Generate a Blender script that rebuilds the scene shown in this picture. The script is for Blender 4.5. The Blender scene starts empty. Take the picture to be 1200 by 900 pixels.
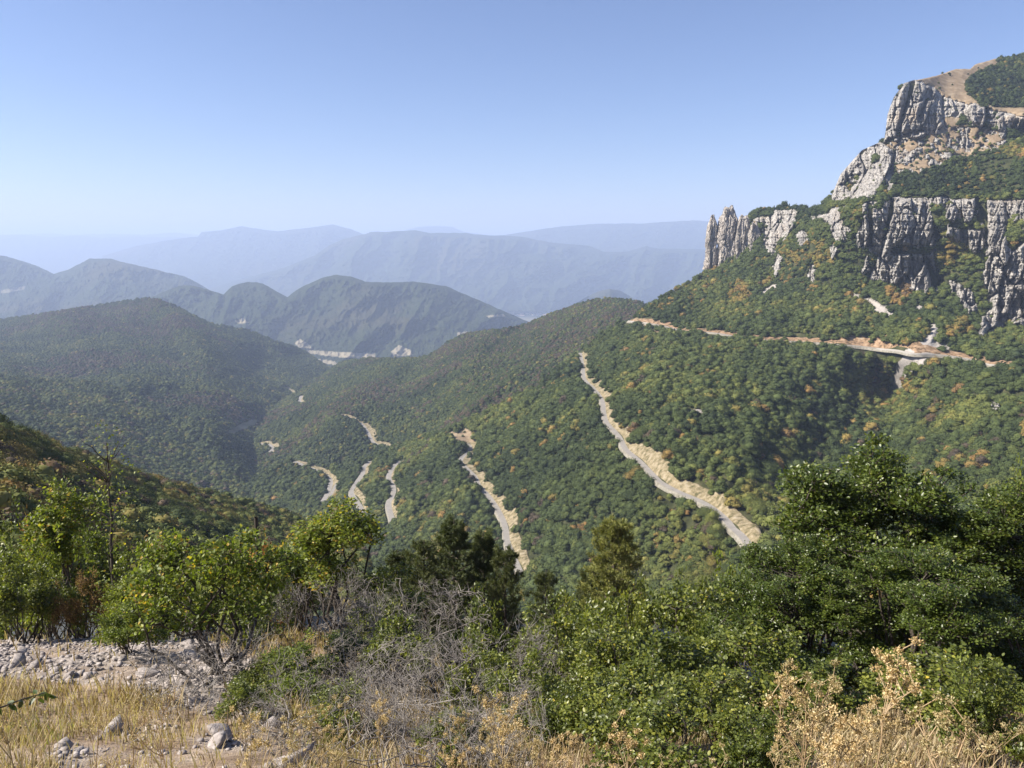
import bpy, math, random
import numpy as np
from mathutils import Vector
from mathutils.bvhtree import BVHTree

R = np.random.RandomState(7)
random.seed(7)
scene = bpy.context.scene
col = scene.collection
PITCH = math.radians(10.5)
FOC = 890.0
SUN_AZ = math.radians(-95)      # measured from +Y towards +X
SUN_EL = math.radians(40)

# ------------------------------------------------------------------ maths
def rays(px, py):
    px = np.asarray(px, float); py = np.asarray(py, float)
    xc = (px - 600) / FOC; yc = (450 - py) / FOC
    dy = math.cos(PITCH) + yc * math.sin(PITCH)
    dz = -math.sin(PITCH) + yc * math.cos(PITCH)
    return xc / dy, dz / dy                 # per metre of ground distance Y
def at(px, py, d):
    a, b = rays(px, py)
    d = np.asarray(d, float)
    return np.stack([a * d, d + 0 * a, b * d], -1)
def zdist(px, py, z):
    return z / rays(px, py)[1]
def proj(P):
    P = np.asarray(P, float)
    yc = P[..., 1] * math.cos(PITCH) - P[..., 2] * math.sin(PITCH)
    up = P[..., 1] * math.sin(PITCH) + P[..., 2] * math.cos(PITCH)
    return 600 + FOC * P[..., 0] / yc, 450 - FOC * up / yc

def _h(i, j, k, seed):
    n = (i.astype(np.int64) * 374761393 + j.astype(np.int64) * 668265263 + k.astype(np.int64) * 2147483647 + seed * 1442695041) & 0xffffffff
    n = ((n ^ (n >> 13)) * 1274126177) & 0xffffffff
    n = ((n ^ (n >> 16)) * 2246822519) & 0xffffffff
    return ((n ^ (n >> 15)) & 0xffffff) / 8388607.5 - 1.0
def noise(x, y, z=0.0, seed=0):
    x, y, z = np.broadcast_arrays(np.asarray(x, float), np.asarray(y, float), np.asarray(z, float))
    i, j, k = np.floor(x), np.floor(y), np.floor(z)
    u, v, w = x - i, y - j, z - k
    u = u * u * (3 - 2 * u); v = v * v * (3 - 2 * v); w = w * w * (3 - 2 * w)
    r = 0
    for a in (0, 1):
        for b in (0, 1):
            for c in (0, 1):
                r = r + _h(i + a, j + b, k + c, seed) * (u if a else 1 - u) * (v if b else 1 - v) * (w if c else 1 - w)
    return r
def fbm(x, y, z=0.0, o=4, seed=0, gain=.5):
    r = 0; a = 1.0; f = 1.0; t = 0
    for n in range(o):
        r = r + a * noise(np.asarray(x) * f, np.asarray(y) * f, np.asarray(z) * f, seed + n * 17)
        t += a; a *= gain; f *= 2.03
    return r / t
def ridged(x, y, z=0.0, o=4, seed=0):
    r = 0; a = 1.0; f = 1.0; t = 0
    for n in range(o):
        r = r + a * (1 - 2 * np.abs(noise(np.asarray(x) * f, np.asarray(y) * f, np.asarray(z) * f, seed + n * 31)))
        t += a; a *= .5; f *= 2.1
    return r / t
def worley(x, y, seed=0):
    """nearest and second nearest jittered cell: (f1, f2, cell value, dx, dy)"""
    x, y = np.broadcast_arrays(np.asarray(x, float), np.asarray(y, float)); i, j = np.floor(x), np.floor(y)
    f1 = np.full(x.shape, 9.0); f2 = f1.copy(); v = np.zeros(x.shape); ox = v.copy(); oy = v.copy(); z = np.zeros(x.shape)
    for a in (-1, 0, 1):
        for b in (-1, 0, 1):
            cx = i + a; cy = j + b; px = cx + .5 + .45 * _h(cx, cy, z, seed); py = cy + .5 + .45 * _h(cx, cy, z, seed + 5)
            d = np.hypot(x - px, y - py); m = d < f1
            f2 = np.where(m, f1, np.minimum(f2, d)); v = np.where(m, _h(cx, cy, z, seed + 9), v); ox = np.where(m, x - px, ox); oy = np.where(m, y - py, oy); f1 = np.where(m, d, f1)
    return f1, f2, v, ox, oy
def blocks(x, y, seed):
    f1, f2, v, ox, oy = worley(x, y, seed); v2 = np.sin(v * 91.7); v3 = np.sin(v * 57.3 + 2)
    return v + 1.1 * v2 * ox + .8 * v3 * oy, np.exp(-((f2 - f1) / .07) ** 2)
def sstep(a, b, x):
    t = np.clip((np.asarray(x, float) - a) / (b - a), 0, 1)
    return t * t * (3 - 2 * t)
def inpoly(px, py, poly):
    px = np.asarray(px, float); py = np.asarray(py, float)
    r = np.zeros(np.broadcast(px, py).shape, bool)
    n = len(poly)
    for i in range(n):
        x0, y0 = poly[i]; x1, y1 = poly[(i + 1) % n]
        if y0 == y1: continue
        c = ((y0 > py) != (y1 > py)) & (px < (x1 - x0) * (py - y0) / (y1 - y0) + x0)
        r ^= c
    return r
def anyin(px, py, polys, wob=1.5, seed=5):
    a = px + wob * fbm(px / 5, py / 5, 0, 3, seed); b = py + wob * fbm(px / 5, py / 5, 9, 3, seed)
    r = np.zeros(np.shape(px), bool)
    for p in polys: r |= inpoly(a, b, p)
    return r
def catmull(pts, n=8):
    P = np.array(pts, float); P = np.vstack([2 * P[0] - P[1], P, 2 * P[-1] - P[-2]])
    out = []
    for i in range(1, len(P) - 2):
        for t in np.linspace(0, 1, n, endpoint=False):
            a, b, c, d = P[i - 1], P[i], P[i + 1], P[i + 2]
            out.append(.5 * (2 * b + (c - a) * t + (2 * a - 5 * b + 4 * c - d) * t * t + (3 * b - a - 3 * c + d) * t ** 3))
    out.append(P[-2])
    return np.array(out)

# ------------------------------------------------------------------ mesh building
def mesh_from(name, V, polys, mat=None, smooth=False, attrs=None):
    """polys: list of int arrays (n x 3) or (n x 4)"""
    me = bpy.data.meshes.new(name)
    V = np.ascontiguousarray(V, np.float32)
    polys = [np.asarray(p, np.int32) for p in polys if len(p)]
    me.vertices.add(len(V)); me.vertices.foreach_set('co', V.ravel())
    loops = np.concatenate([p.ravel() for p in polys])
    tot = np.concatenate([np.full(len(p), p.shape[1], np.int32) for p in polys])
    st = np.concatenate([[0], np.cumsum(tot)[:-1]]).astype(np.int32)
    me.loops.add(len(loops)); me.loops.foreach_set('vertex_index', loops)
    me.polygons.add(len(tot)); me.polygons.foreach_set('loop_start', st)
    if smooth: me.polygons.foreach_set('use_smooth', np.ones(len(tot), bool))
    me.update(calc_edges=True)
    for k, v in (attrs or {}).items():
        v = np.asarray(v, np.float32)
        if v.ndim == 1:
            a = me.attributes.new(k, 'FLOAT', 'POINT'); a.data.foreach_set('value', v)
        else:
            a = me.attributes.new(k, 'FLOAT_COLOR', 'POINT')
            c = np.ones((len(v), 4), np.float32); c[:, :v.shape[1]] = v
            a.data.foreach_set('color', c.ravel())
    if mat: me.materials.append(mat)
    return me
def obj(name, data, parent=None, loc=None):
    o = bpy.data.objects.new(name, data); col.objects.link(o)
    if parent is not None: o.parent = parent
    if loc is not None: o.location = loc
    return o
def tag(o, label=None, cat=None, group=None, kind=None):
    if label: o['label'] = label
    if cat: o['category'] = cat
    if group: o['group'] = group
    if kind: o['kind'] = kind
    return o
class MB:
    def __init__(s): s.V = []; s.Q = []; s.T = []; s.A = []; s.n = 0
    def add(s, V, Q=None, T=None, a=0.0):
        V = np.asarray(V, float)
        if Q is not None and len(Q): s.Q.append(np.asarray(Q) + s.n)
        if T is not None and len(T): s.T.append(np.asarray(T) + s.n)
        s.V.append(V); s.A.append(np.broadcast_to(np.asarray(a, float), (len(V),))); s.n += len(V)
    def mesh(s, name, mat, smooth=False):
        p = []
        if s.Q: p.append(np.vstack(s.Q))
        if s.T: p.append(np.vstack(s.T))
        return mesh_from(name, np.vstack(s.V), p, mat, smooth, {'tone': np.concatenate(s.A)})
    def tube(s, P, r, k=5, a=0.0):
        P = np.asarray(P, float); n = len(P)
        r = np.broadcast_to(np.asarray(r, float), (n,))
        T = np.gradient(P, axis=0); T /= np.linalg.norm(T, axis=1)[:, None] + 1e-9
        ref = np.array([.31, .17, .93]) if abs(T[:, 2]).mean() < .8 else np.array([.95, .3, .1])
        U = np.cross(T, ref); U /= np.linalg.norm(U, axis=1)[:, None] + 1e-9
        W = np.cross(T, U)
        th = np.arange(k) / k * 2 * np.pi
        V = P[:, None] + r[:, None, None] * (np.cos(th)[None, :, None] * U[:, None] + np.sin(th)[None, :, None] * W[:, None])
        i = np.arange(n - 1)[:, None] * k; j = np.arange(k)[None]
        j2 = (j + 1) % k
        Q = np.stack([i + j, i + j2, i + k + j2, i + k + j], -1).reshape(-1, 4)
        s.add(V.reshape(-1, 3), Q, a=a)
def gridfaces(nr, nc):
    i = np.arange(nr - 1)[:, None] * nc; j = np.arange(nc - 1)[None]
    return np.stack([i + j, i + j + 1, i + nc + j + 1, i + nc + j], -1).reshape(-1, 4)
def ico(sub):
    import bmesh
    bm = bmesh.new(); bmesh.ops.create_icosphere(bm, subdivisions=sub, radius=1)
    bm.verts.ensure_lookup_table()
    V = np.array([v.co[:] for v in bm.verts]); T = np.array([[v.index for v in f.verts] for f in bm.faces]); bm.free()
    return V, T
ICO1, ICO2, ICO3, ICO4 = ico(1), ico(2), ico(3), ico(4)

# ------------------------------------------------------------------ materials
class NT:
    def __init__(s, name):
        s.m = bpy.data.materials.new(name); s.m.use_nodes = True
        s.t = s.m.node_tree; s.t.nodes.clear()
        s.out = s.t.nodes.new('ShaderNodeOutputMaterial')
    def n(s, typ, props=None, **ins):
        nd = s.t.nodes.new('ShaderNode' + typ)
        for k, v in (props or {}).items(): setattr(nd, k, v)
        for k, v in ins.items():
            key = k.replace('_', ' ')
            sock = nd.inputs[int(k[1:])] if k[0] == 'i' and k[1:].isdigit() else nd.inputs[key]
            s.set(sock, v)
        return nd
    def set(s, sock, v):
        if isinstance(v, bpy.types.NodeSocket): s.t.links.new(v, sock)
        elif isinstance(v, bpy.types.Node): s.t.links.new(v.outputs[0], sock)
        else:
            if sock.type == 'RGBA' and len(v) == 3: v = (*v, 1)
            sock.default_value = v
    def coords(s): return s.n('NewGeometry').outputs['Position']
    def scaled(s, v, sc):
        return s.n('Mapping', Vector=v, Scale=sc if hasattr(sc, '__len__') else (sc, sc, sc)).outputs[0]
    def noise(s, v, scale, det=4, rough=.55):
        return s.n('TexNoise', Vector=v, Scale=scale, Detail=det, Roughness=rough).outputs['Fac']
    def ramp(s, fac, stops, interp='LINEAR'):
        nd = s.n('ValToRGB', Fac=fac); cr = nd.color_ramp; cr.interpolation = interp
        while len(cr.elements) < len(stops): cr.elements.new(.5)
        for e, (p, c) in zip(cr.elements, stops):
            e.position = p; e.color = (*c, 1) if hasattr(c, '__len__') else (c, c, c, 1)
        return nd.outputs[0]
    def mix(s, f, a, b, mode='MIX'):
        nd = s.t.nodes.new('ShaderNodeMix'); nd.data_type = 'RGBA'; nd.blend_type = mode
        s.set(nd.inputs[0], f); s.set(nd.inputs[6], a); s.set(nd.inputs[7], b)
        return nd.outputs[2]
    def math(s, op, a, b=0.0):
        nd = s.n('Math', {'operation': op}); s.set(nd.inputs[0], a); s.set(nd.inputs[1], b); return nd.outputs[0]
    def attr(s, name, typ='GEOMETRY'):
        return s.n('Attribute', {'attribute_name': name, 'attribute_type': typ})
    def bump(s, h, strength, dist):
        return s.n('Bump', Height=h, Strength=strength, Distance=dist).outputs[0]
    def bsdf(s, colr, rough=.9, spec=.2, normal=None):
        b = s.n('BsdfPrincipled', Base_Color=colr, Roughness=rough)
        s.set(b.inputs['Specular IOR Level'], spec)
        if normal is not None: s.set(b.inputs['Normal'], normal)
        return b
    def done(s, sh):
        s.t.links.new(sh.outputs[0] if isinstance(sh, bpy.types.Node) else sh, s.out.inputs['Surface']); return s.m

def mat_rock(name='limestone', warm=0.0, sc=1.0):
    t = NT(name); p = t.coords()
    wob = t.n('VectorMath', {'operation': 'ADD'}, i0=p, i1=t.n('VectorMath', {'operation': 'SCALE'}, i0=t.n('TexNoise', Vector=p, Scale=.12, Detail=4).outputs['Color'], Scale=5.0).outputs[0]).outputs[0]
    streak = t.noise(t.scaled(p, (.25 * sc, .25 * sc, .035 * sc)), 1, 6, .65)
    blot = t.noise(p, .03 * sc, 5); fine = t.noise(p, .45 * sc, 8, .7)
    crk = t.n('TexVoronoi', {'feature': 'DISTANCE_TO_EDGE'}, Vector=t.scaled(wob, (.30, .30, .13)), Scale=1.0).outputs[0]
    crk2 = t.n('TexVoronoi', {'feature': 'DISTANCE_TO_EDGE'}, Vector=t.scaled(wob, (.11, .11, .035)), Scale=1.0).outputs[0]
    c = t.ramp(blot, [(.3, (.40 + .03 * warm, .375, .345 - .02 * warm)), (.5, (.51 + .04 * warm, .475, .43 - .02 * warm)), (.72, (.60 + .04 * warm, .56, .505 - .03 * warm))])
    c = t.mix(t.ramp(streak, [(.56, 0.0), (.7, .5)]), c, (.17, .16, .15))
    c = t.mix(t.ramp(t.noise(p, .02 * sc, 3), [(.58, 0.0), (.7, .4)]), c, (.48, .33, .19))
    c = t.mix(t.ramp(fine, [(.34, .5), (.48, 0.0)]), c, (.13, .125, .11))
    c = t.mix(t.ramp(crk, [(0, .55), (.05, 0.0)]), c, (.10, .095, .09))
    c = t.mix(t.ramp(crk2, [(0, .7), (.035, 0.0)]), c, (.08, .075, .07))
    h = t.math('ADD', fine, t.math('MULTIPLY', streak, .6))
    h = t.math('ADD', h, t.math('MULTIPLY', t.ramp(crk, [(0, 0.0), (.08, 1.0)]), .35))
    h = t.math('ADD', h, t.math('MULTIPLY', t.ramp(crk2, [(0, 0.0), (.06, 1.0)]), .6))
    return t.done(t.bsdf(c, .95, .1, t.bump(h, 1.0, 3.2 / sc)))

def mat_slope():
    t = NT('wooded_slope'); p = t.coords()
    z = t.attr('zone').outputs['Color']; s = t.n('SeparateColor', Color=z)
    base = t.ramp(t.noise(p, .09, 5), [(.35, (.028, .034, .016)), (.6, (.06, .062, .028)), (.75, (.11, .095, .05))])
    scree = t.ramp(t.noise(p, .6, 5, .7), [(.3, (.24, .22, .20)), (.7, (.42, .38, .345))])
    tan = t.ramp(t.noise(p, .12, 6), [(.3, (.17, .125, .08)), (.55, (.25, .19, .125)), (.75, (.34, .28, .2))])
    fld = t.ramp(t.noise(p, .01, 4), [(.3, (.2, .17, .1)), (.7, (.42, .36, .25))])
    c = t.mix(s.outputs[0], base, scree); c = t.mix(s.outputs[1], c, tan); c = t.mix(s.outputs[2], c, fld)
    return t.done(t.bsdf(c, 1.0, .05, t.bump(t.noise(p, .5, 6, .7), .8, 1.2)))

def mat_far(name, k=1.0, patch=.0012):
    t = NT(name); p = t.coords()
    s = t.n('SeparateColor', Color=t.attr('zone').outputs['Color'])
    c = t.ramp(t.noise(p, .03 * k, 6, .65), [(.3, (.012, .018, .01)), (.5, (.028, .037, .017)), (.7, (.05, .055, .026))])  # greens darkened to stand in for the missing shade among trees
    c = t.mix(t.ramp(t.noise(p, patch, 5), [(.5, 0.0), (.62, .6)]), c, (.06, .05, .03))
    c = t.mix(t.ramp(t.noise(p, patch * 2.3, 4), [(.3, .55), (.42, 0.0)]), c, (.011, .017, .010))
    c = t.mix(s.outputs[2], c, (.27, .235, .165)); c = t.mix(s.outputs[0], c, (.4, .38, .35))
    h = t.noise(p, .035 * k, 6, .7)
    return t.done(t.bsdf(c, 1.0, .03, t.bump(h, 1.0, 14 / k)))

TINT = [(0.0, (.017, .027, .011)), (.25, (.034, .050, .016)), (.5, (.064, .086, .024)), (.68, (.125, .14, .033)),
        (.8, (.21, .16, .045)), (.88, (.25, .15, .05)), (.93, (.10, .07, .04)), (1.0, (.075, .06, .042))]
def mat_crown():
    t = NT('tree_crown'); tint = t.attr('tint', 'INSTANCER').outputs['Fac']
    tone = t.attr('tone').outputs['Fac']
    rnd = t.n('ObjectInfo').outputs['Random']
    f = t.math('ADD', tint, t.math('MULTIPLY', t.math('SUBTRACT', tone, .5), .10))
    c = t.ramp(f, TINT)
    c = t.mix(1.0, c, t.ramp(rnd, [(0, (.8, .82, .8)), (1, (1.22, 1.18, 1.15))]), 'MULTIPLY')
    b = t.bsdf(c, .8, .25)
    tr = t.n('BsdfTranslucent', Color=c)
    return t.done(t.n('MixShader', Fac=.15, i1=b.outputs[0], i2=tr.outputs[0]))
def mat_bark(name, c0, c1, sc=20):
    t = NT(name); p = t.n('TexCoord').outputs['Object']
    n = t.noise(t.scaled(p, (sc, sc, sc * .3)), 1, 5)
    return t.done(t.bsdf(t.ramp(n, [(.3, c0), (.7, c1)]), .9, .2, t.bump(n, .6, .02)))
def mat_leaf(name, stops, rough=.42, trans=.3, spec=.5):
    """tone attribute 0..1 picks a leaf's colour"""
    t = NT(name); tone = t.attr('tone').outputs['Fac']
    p = t.n('TexCoord').outputs['Object']
    c = t.ramp(tone, stops)
    rnd = t.n('ObjectInfo').outputs['Random']
    c = t.mix(1.0, c, t.ramp(rnd, [(0, (.8, .85, .8)), (1, (1.2, 1.15, 1.1))]), 'MULTIPLY')
    b = t.bsdf(c, rough, spec)
    tr = t.n('BsdfTranslucent', Color=t.mix(1.0, c, (1.5, 1.6, .7), 'MULTIPLY'))
    return t.done(t.n('MixShader', Fac=trans, i1=b.outputs[0], i2=tr.outputs[0]))
def mat_plain(name, stops, scale, rough=.95, bump=0, bd=.01, obj_space=False, spec=.1):
    t = NT(name); p = t.n('TexCoord').outputs['Object'] if obj_space else t.coords()
    n = t.noise(p, scale, 6, .65)
    return t.done(t.bsdf(t.ramp(n, stops), rough, spec, t.bump(n, bump, bd) if bump else None))

M_ROCK = mat_rock(); M_SLOPE = mat_slope(); M_CROWN = mat_crown()
M_TOWER = mat_rock('tower_limestone', .5)
M_FARA = mat_far('far_forest', 1.0); M_FARB = mat_far('far_forest_wide', .35, .0006)
M_ROAD = mat_plain('road_asphalt', [(.3, (.205, .19, .17)), (.7, (.28, .26, .235))], .3)
M_CUT = mat_plain('cut_bank_earth', [(.36, (.075, .07, .035)), (.46, (.17, .14, .08)), (.56, (.25, .205, .13)), (.7, (.32, .28, .21))], .3, bump=1, bd=1.0)
M_CUTO = mat_plain('cut_bank_ochre', [(.38, (.08, .06, .035)), (.48, (.21, .135, .08)), (.6, (.31, .215, .135)), (.72, (.35, .29, .215))], .25, bump=1, bd=1.0)
M_WALL = mat_plain('stone_wall', [(.3, (.12, .11, .08)), (.7, (.28, .26, .22))], .5, bump=.5, bd=.3)
M_BARK = mat_bark('dark_bark', (.035, .028, .022), (.10, .085, .07))
M_GREYB = mat_bark('grey_dead_wood', (.09, .078, .068), (.34, .31, .28), 6)
M_TRUNK = mat_bark('trunk_bark', (.05, .04, .03), (.14, .115, .09), 3)
G1, G2, G3 = (.03, .058, .012), (.062, .11, .02), (.11, .16, .03)
M_LEAF = mat_leaf('shrub_leaf', [(0, (.048, .062, .014)), (.45, (.11, .135, .026)), (.8, (.185, .205, .04)), (.96, (.24, .24, .04)), (1, (.42, .33, .04))], rough=.42, trans=.35, spec=.5)
M_LEAFY = mat_leaf('yellowing_leaf', [(0, (.065, .085, .016)), (.5, (.145, .175, .03)), (.84, (.21, .24, .035)), (.96, (.40, .36, .05)), (1, (.46, .3, .05))], rough=.5, trans=.4, spec=.35)
M_BEECH = mat_leaf('beech_leaf', [(0, (.032, .05, .01)), (.5, (.08, .11, .02)), (.85, (.14, .17, .03)), (1, (.2, .19, .04))], rough=.4, trans=.3, spec=.5)
M_BROWNL = mat_leaf('brown_leaf', [(0, (.10, .06, .03)), (.5, (.2, .12, .05)), (1, (.3, .2, .08))], rough=.7, trans=.2, spec=.2)
M_REDL = mat_leaf('russet_leaf', [(0, (.12, .07, .03)), (.5, (.34, .15, .05)), (1, (.42, .28, .07))], rough=.7, trans=.3, spec=.2)
M_NEEDLE = mat_leaf('pine_needle', [(0, (.04, .052, .018)), (.5, (.08, .095, .034)), (1, (.15, .155, .06))], rough=.6, trans=.2, spec=.3)
M_NEEDLEY = mat_leaf('pale_pine_needle', [(0, (.09, .10, .03)), (.5, (.17, .18, .045)), (1, (.3, .28, .09))], rough=.6, trans=.2, spec=.3)
M_DRY = mat_leaf('dry_straw', [(0, (.18, .115, .065)), (.5, (.36, .265, .165)), (1, (.5, .415, .29))], rough=.8, trans=.3, spec=.15)
M_DRYH = mat_leaf('dry_seed_head', [(0, (.22, .145, .07)), (.5, (.42, .32, .17)), (1, (.58, .48, .31))], rough=.9, trans=.25, spec=.1)
M_STONE = mat_plain('pale_stone', [(.3, (.17, .15, .14)), (.55, (.32, .285, .265)), (.75, (.45, .40, .37))], 5, bump=.6, bd=.03, obj_space=True)
M_HOUSEW = mat_plain('pale_render', [(.3, (.6, .56, .5)), (.7, (.75, .7, .64))], .1)
M_HOUSER = mat_plain('roof_tiles', [(.3, (.4, .25, .18)), (.7, (.5, .34, .25))], .2)

# ------------------------------------------------------------------ sheets of terrain
class Sheet:
    def __init__(s, sky, bot, ctrl, relief=None):
        s.sky = np.array(sky, float); s.bot = np.array(bot, float)
        C = np.array([(x, y, (zdist(x, y, d) if d < 0 else d)) for x, y, d in ctrl], float)
        s.cx = C[:, :2] / 100; L = np.log(C[:, 2]); n = len(C)
        D = np.linalg.norm(s.cx[:, None] - s.cx[None], axis=2)
        K = np.zeros((n + 3, n + 3)); K[:n, :n] = s.k(D) + np.eye(n) * .02
        K[:n, n] = 1; K[:n, n + 1:] = s.cx; K[n:, :n] = K[:n, n:].T
        s.w = np.linalg.solve(K, np.concatenate([L, [0, 0, 0]])); s.n = n
        s.relief = relief
    @staticmethod
    def k(D): return D ** 1.5
    def base(s, px, py):
        px, py = np.broadcast_arrays(np.asarray(px, float), np.asarray(py, float)); sh = px.shape
        q = np.stack([px.ravel(), py.ravel()], -1) / 100; out = np.empty(len(q))
        for a in range(0, len(q), 40000):
            b = q[a:a + 40000]; D = np.linalg.norm(b[:, None] - s.cx[None], axis=2)
            out[a:a + 40000] = s.k(D) @ s.w[:s.n] + s.w[s.n] + b @ s.w[s.n + 1:]
        return np.exp(out).reshape(sh)
    def depth(s, px, py):
        d = s.base(px, py)
        return d + s.relief(px, py, d) if s.relief else d
    def skyy(s, px): return np.interp(px, s.sky[:, 0], s.sky[:, 1])
    def boty(s, px): return np.interp(px, s.bot[:, 0], s.bot[:, 1])
    def grid(s, p0, p1, nc, nr, jag=0.0, seed=3):
        X = np.linspace(p0, p1, nc); t = np.linspace(0, 1, nr)[:, None]
        sk = s.skyy(X) + jag * fbm(X / 7, 0 * X, 1, 4, seed); bt = s.boty(X)
        s.PX = np.broadcast_to(X, (nr, nc)).copy(); s.PY = sk + (bt - sk) * t
        s.P = at(s.PX, s.PY, s.depth(s.PX, s.PY))
        return s.P
    def mesh(s, name, mat, zone=None, back=(.01, .03, .07, .14, .25), drop=.75):
        nr, nc = s.PX.shape
        top = s.P[0]; h = top[:, :2] / np.linalg.norm(top[:, :2], axis=1)[:, None]
        dist = np.linalg.norm(top[:, :2], axis=1)[:, None]
        rows = []
        for k in back[::-1]:
            g = dist * k; r = np.hstack([top[:, :2] + h * g, np.maximum(top[:, 2:] - g * drop * (k / back[-1]) ** .5, np.minimum(top[:, 2:] - 5, -960))]); rows.append(r)
        V = np.concatenate([np.array(rows).reshape(-1, 3), s.P.reshape(-1, 3)])
        z = np.zeros((len(rows) * nc, 3)); zz = zone(s.PX, s.PY).reshape(-1, 3) if zone else np.zeros((nr * nc, 3))
        F = gridfaces(nr + len(rows), nc)
        return mesh_from(name, V, [F[:, ::-1]], mat, True, {'zone': np.vstack([z, zz])})

def stripes(px, py, d): return 0 * px
def Z(px): return np.zeros(np.shape(px) + (3,))

# --- paths of the roads, in the order of the photograph's switchbacks
UPROAD = [(738, 377), (760, 379), (785, 384), (800, 388), (835, 390), (870, 396), (900, 399), (940, 401), (985, 404), (1020, 408), (1045, 414), (1070, 416), (1090, 415), (1130, 420), (1160, 428), (1190, 431), (1260, 436)]
ROAD1 = [(681, 414), (684, 430), (686, 445), (697, 456), (707, 470), (709, 485), (713, 497), (727, 512), (735, 528), (752, 542), (772, 563), (795, 577), (825, 589), (845, 603), (862, 620), (872, 630), (881, 641)]
ROAD2 = [(534, 519), (548, 521), (552, 527), (544, 535), (542, 543), (557, 558), (563, 570), (575, 583), (586, 600), (594, 618), (596, 635), (604, 655), (612, 672)]
ROAD3 = [(470, 541), (462, 548), (457, 560), (463, 572), (462, 582), (457, 592), (462, 612)]
ROAD4 = [(434, 541), (428, 548), (426, 556), (418, 568), (413, 578), (420, 588), (428, 603)]
ROAD5 = [(347, 541), (358, 546), (378, 554), (388, 562), (388, 572), (383, 583), (378, 590)]
ROAD5B = [(397, 566), (392, 575), (388, 584)]
ROADB = [(400, 486), (410, 490), (424, 497), (432, 507), (437, 517), (443, 521), (456, 523)]
ROADB2 = [(354, 464), (352, 470), (356, 473)]
ROADB3 = [(304, 520), (316, 521), (321, 526), (316, 531), (311, 533)]
ROADPX = {'U': UPROAD, '1': ROAD1, '2': ROAD2, '3': ROAD3, '4': ROAD4, '5': ROAD5, 'B': ROADB}
RD = np.vstack([catmull(p, 6) for p in ROADPX.values()])
def nearroad(px, py):
    sh = np.shape(px); q = np.stack([np.ravel(px), np.ravel(py)], -1); out = np.empty(len(q))
    for a in range(0, len(q), 20000):
        out[a:a + 20000] = np.linalg.norm(q[a:a + 20000, None] - RD[None], axis=2).min(1)
    return out.reshape(sh)

# --- what the rock covers on the mountain
ROCK = [
 [(1036, 166), (1040, 133), (1047, 117), (1062, 96), (1072, 94), (1092, 102), (1103, 112), (1117, 117), (1133, 123), (1143, 122), (1160, 128), (1183, 133), (1202, 138), (1330, 142), (1330, 156), (1200, 149), (1177, 155), (1160, 148), (1140, 149), (1128, 136), (1112, 140), (1100, 151), (1077, 152), (1055, 157)],
 [(972, 240), (980, 212), (996, 189), (1010, 174), (1030, 165), (1045, 176), (1049, 205), (1042, 235), (1012, 232), (990, 238)],
 [(1010, 202), (1030, 183), (1044, 183), (1046, 205), (1040, 233), (1020, 228), (1012, 212)],
 [(1010, 238), (1028, 237), (1031, 248), (1036, 236), (1050, 230), (1062, 233), (1090, 231), (1104, 231), (1120, 234), (1148, 232), (1157, 245), (1155, 262), (1155, 290), (1145, 298), (1130, 290), (1110, 275), (1095, 290), (1098, 310), (1107, 330), (1100, 343), (1083, 346), (1070, 342), (1055, 335), (1033, 334), (1020, 326), (1029, 303), (1018, 292), (1006, 290), (1004, 278), (1011, 262)],
 [(1156, 235), (1330, 232), (1330, 395), (1215, 395), (1202, 387), (1195, 381), (1185, 378), (1170, 386), (1155, 400), (1146, 390), (1151, 372), (1163, 360), (1153, 345), (1152, 320), (1157, 300), (1152, 290), (1155, 262)],
 [(1112, 328), (1125, 333), (1140, 343), (1146, 362), (1135, 371), (1127, 358), (1117, 346)],
 [(950, 255), (960, 252), (972, 250), (975, 243), (985, 243), (988, 262), (998, 270), (990, 282), (978, 284), (972, 270), (962, 262), (955, 264)],
 [(880, 256), (905, 253), (907, 247), (934, 245), (936, 255), (929, 270), (915, 288), (905, 280), (906, 268), (890, 262)],
 [(893, 262), (908, 270), (914, 292), (904, 300), (893, 290)],
 [(932, 276), (942, 268), (948, 278), (943, 292), (935, 288)],
 [(944, 328), (951, 311), (958, 312), (954, 330)],
 [(904, 318), (911, 298), (918, 303), (915, 322), (908, 326)],
 [(972, 290), (980, 284), (984, 296), (975, 304)],
 [(1010, 318), (1016, 300), (1018, 316), (1012, 324)],
 [(1057, 188), (1066, 178), (1073, 177), (1072, 188), (1062, 192)],
 [(1120, 162), (1130, 158), (1138, 165), (1132, 175), (1122, 172)],
 [(1158, 470), (1170, 468), (1173, 482), (1160, 480)], [(1174, 473), (1181, 474), (1178, 484)],
]
HOLES = [[(1090, 238), (1102, 240), (1112, 262), (1108, 280), (1097, 270), (1092, 255)], [(1112, 259), (1150, 261), (1154, 269), (1140, 269), (1112, 267)],
         [(1043, 289), (1060, 287), (1075, 292), (1093, 289), (1090, 299), (1070, 298), (1045, 299)],
         [(1108, 135), (1122, 138), (1116, 146), (1106, 144)], [(1184, 262), (1194, 258), (1201, 285), (1187, 296), (1181, 285)], [(990, 215), (1003, 196), (1012, 190), (1005, 212), (996, 226)], [(1018, 190), (1026, 180), (1030, 188), (1020, 200)], [(1022, 236), (1034, 215), (1040, 236)]]
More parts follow.
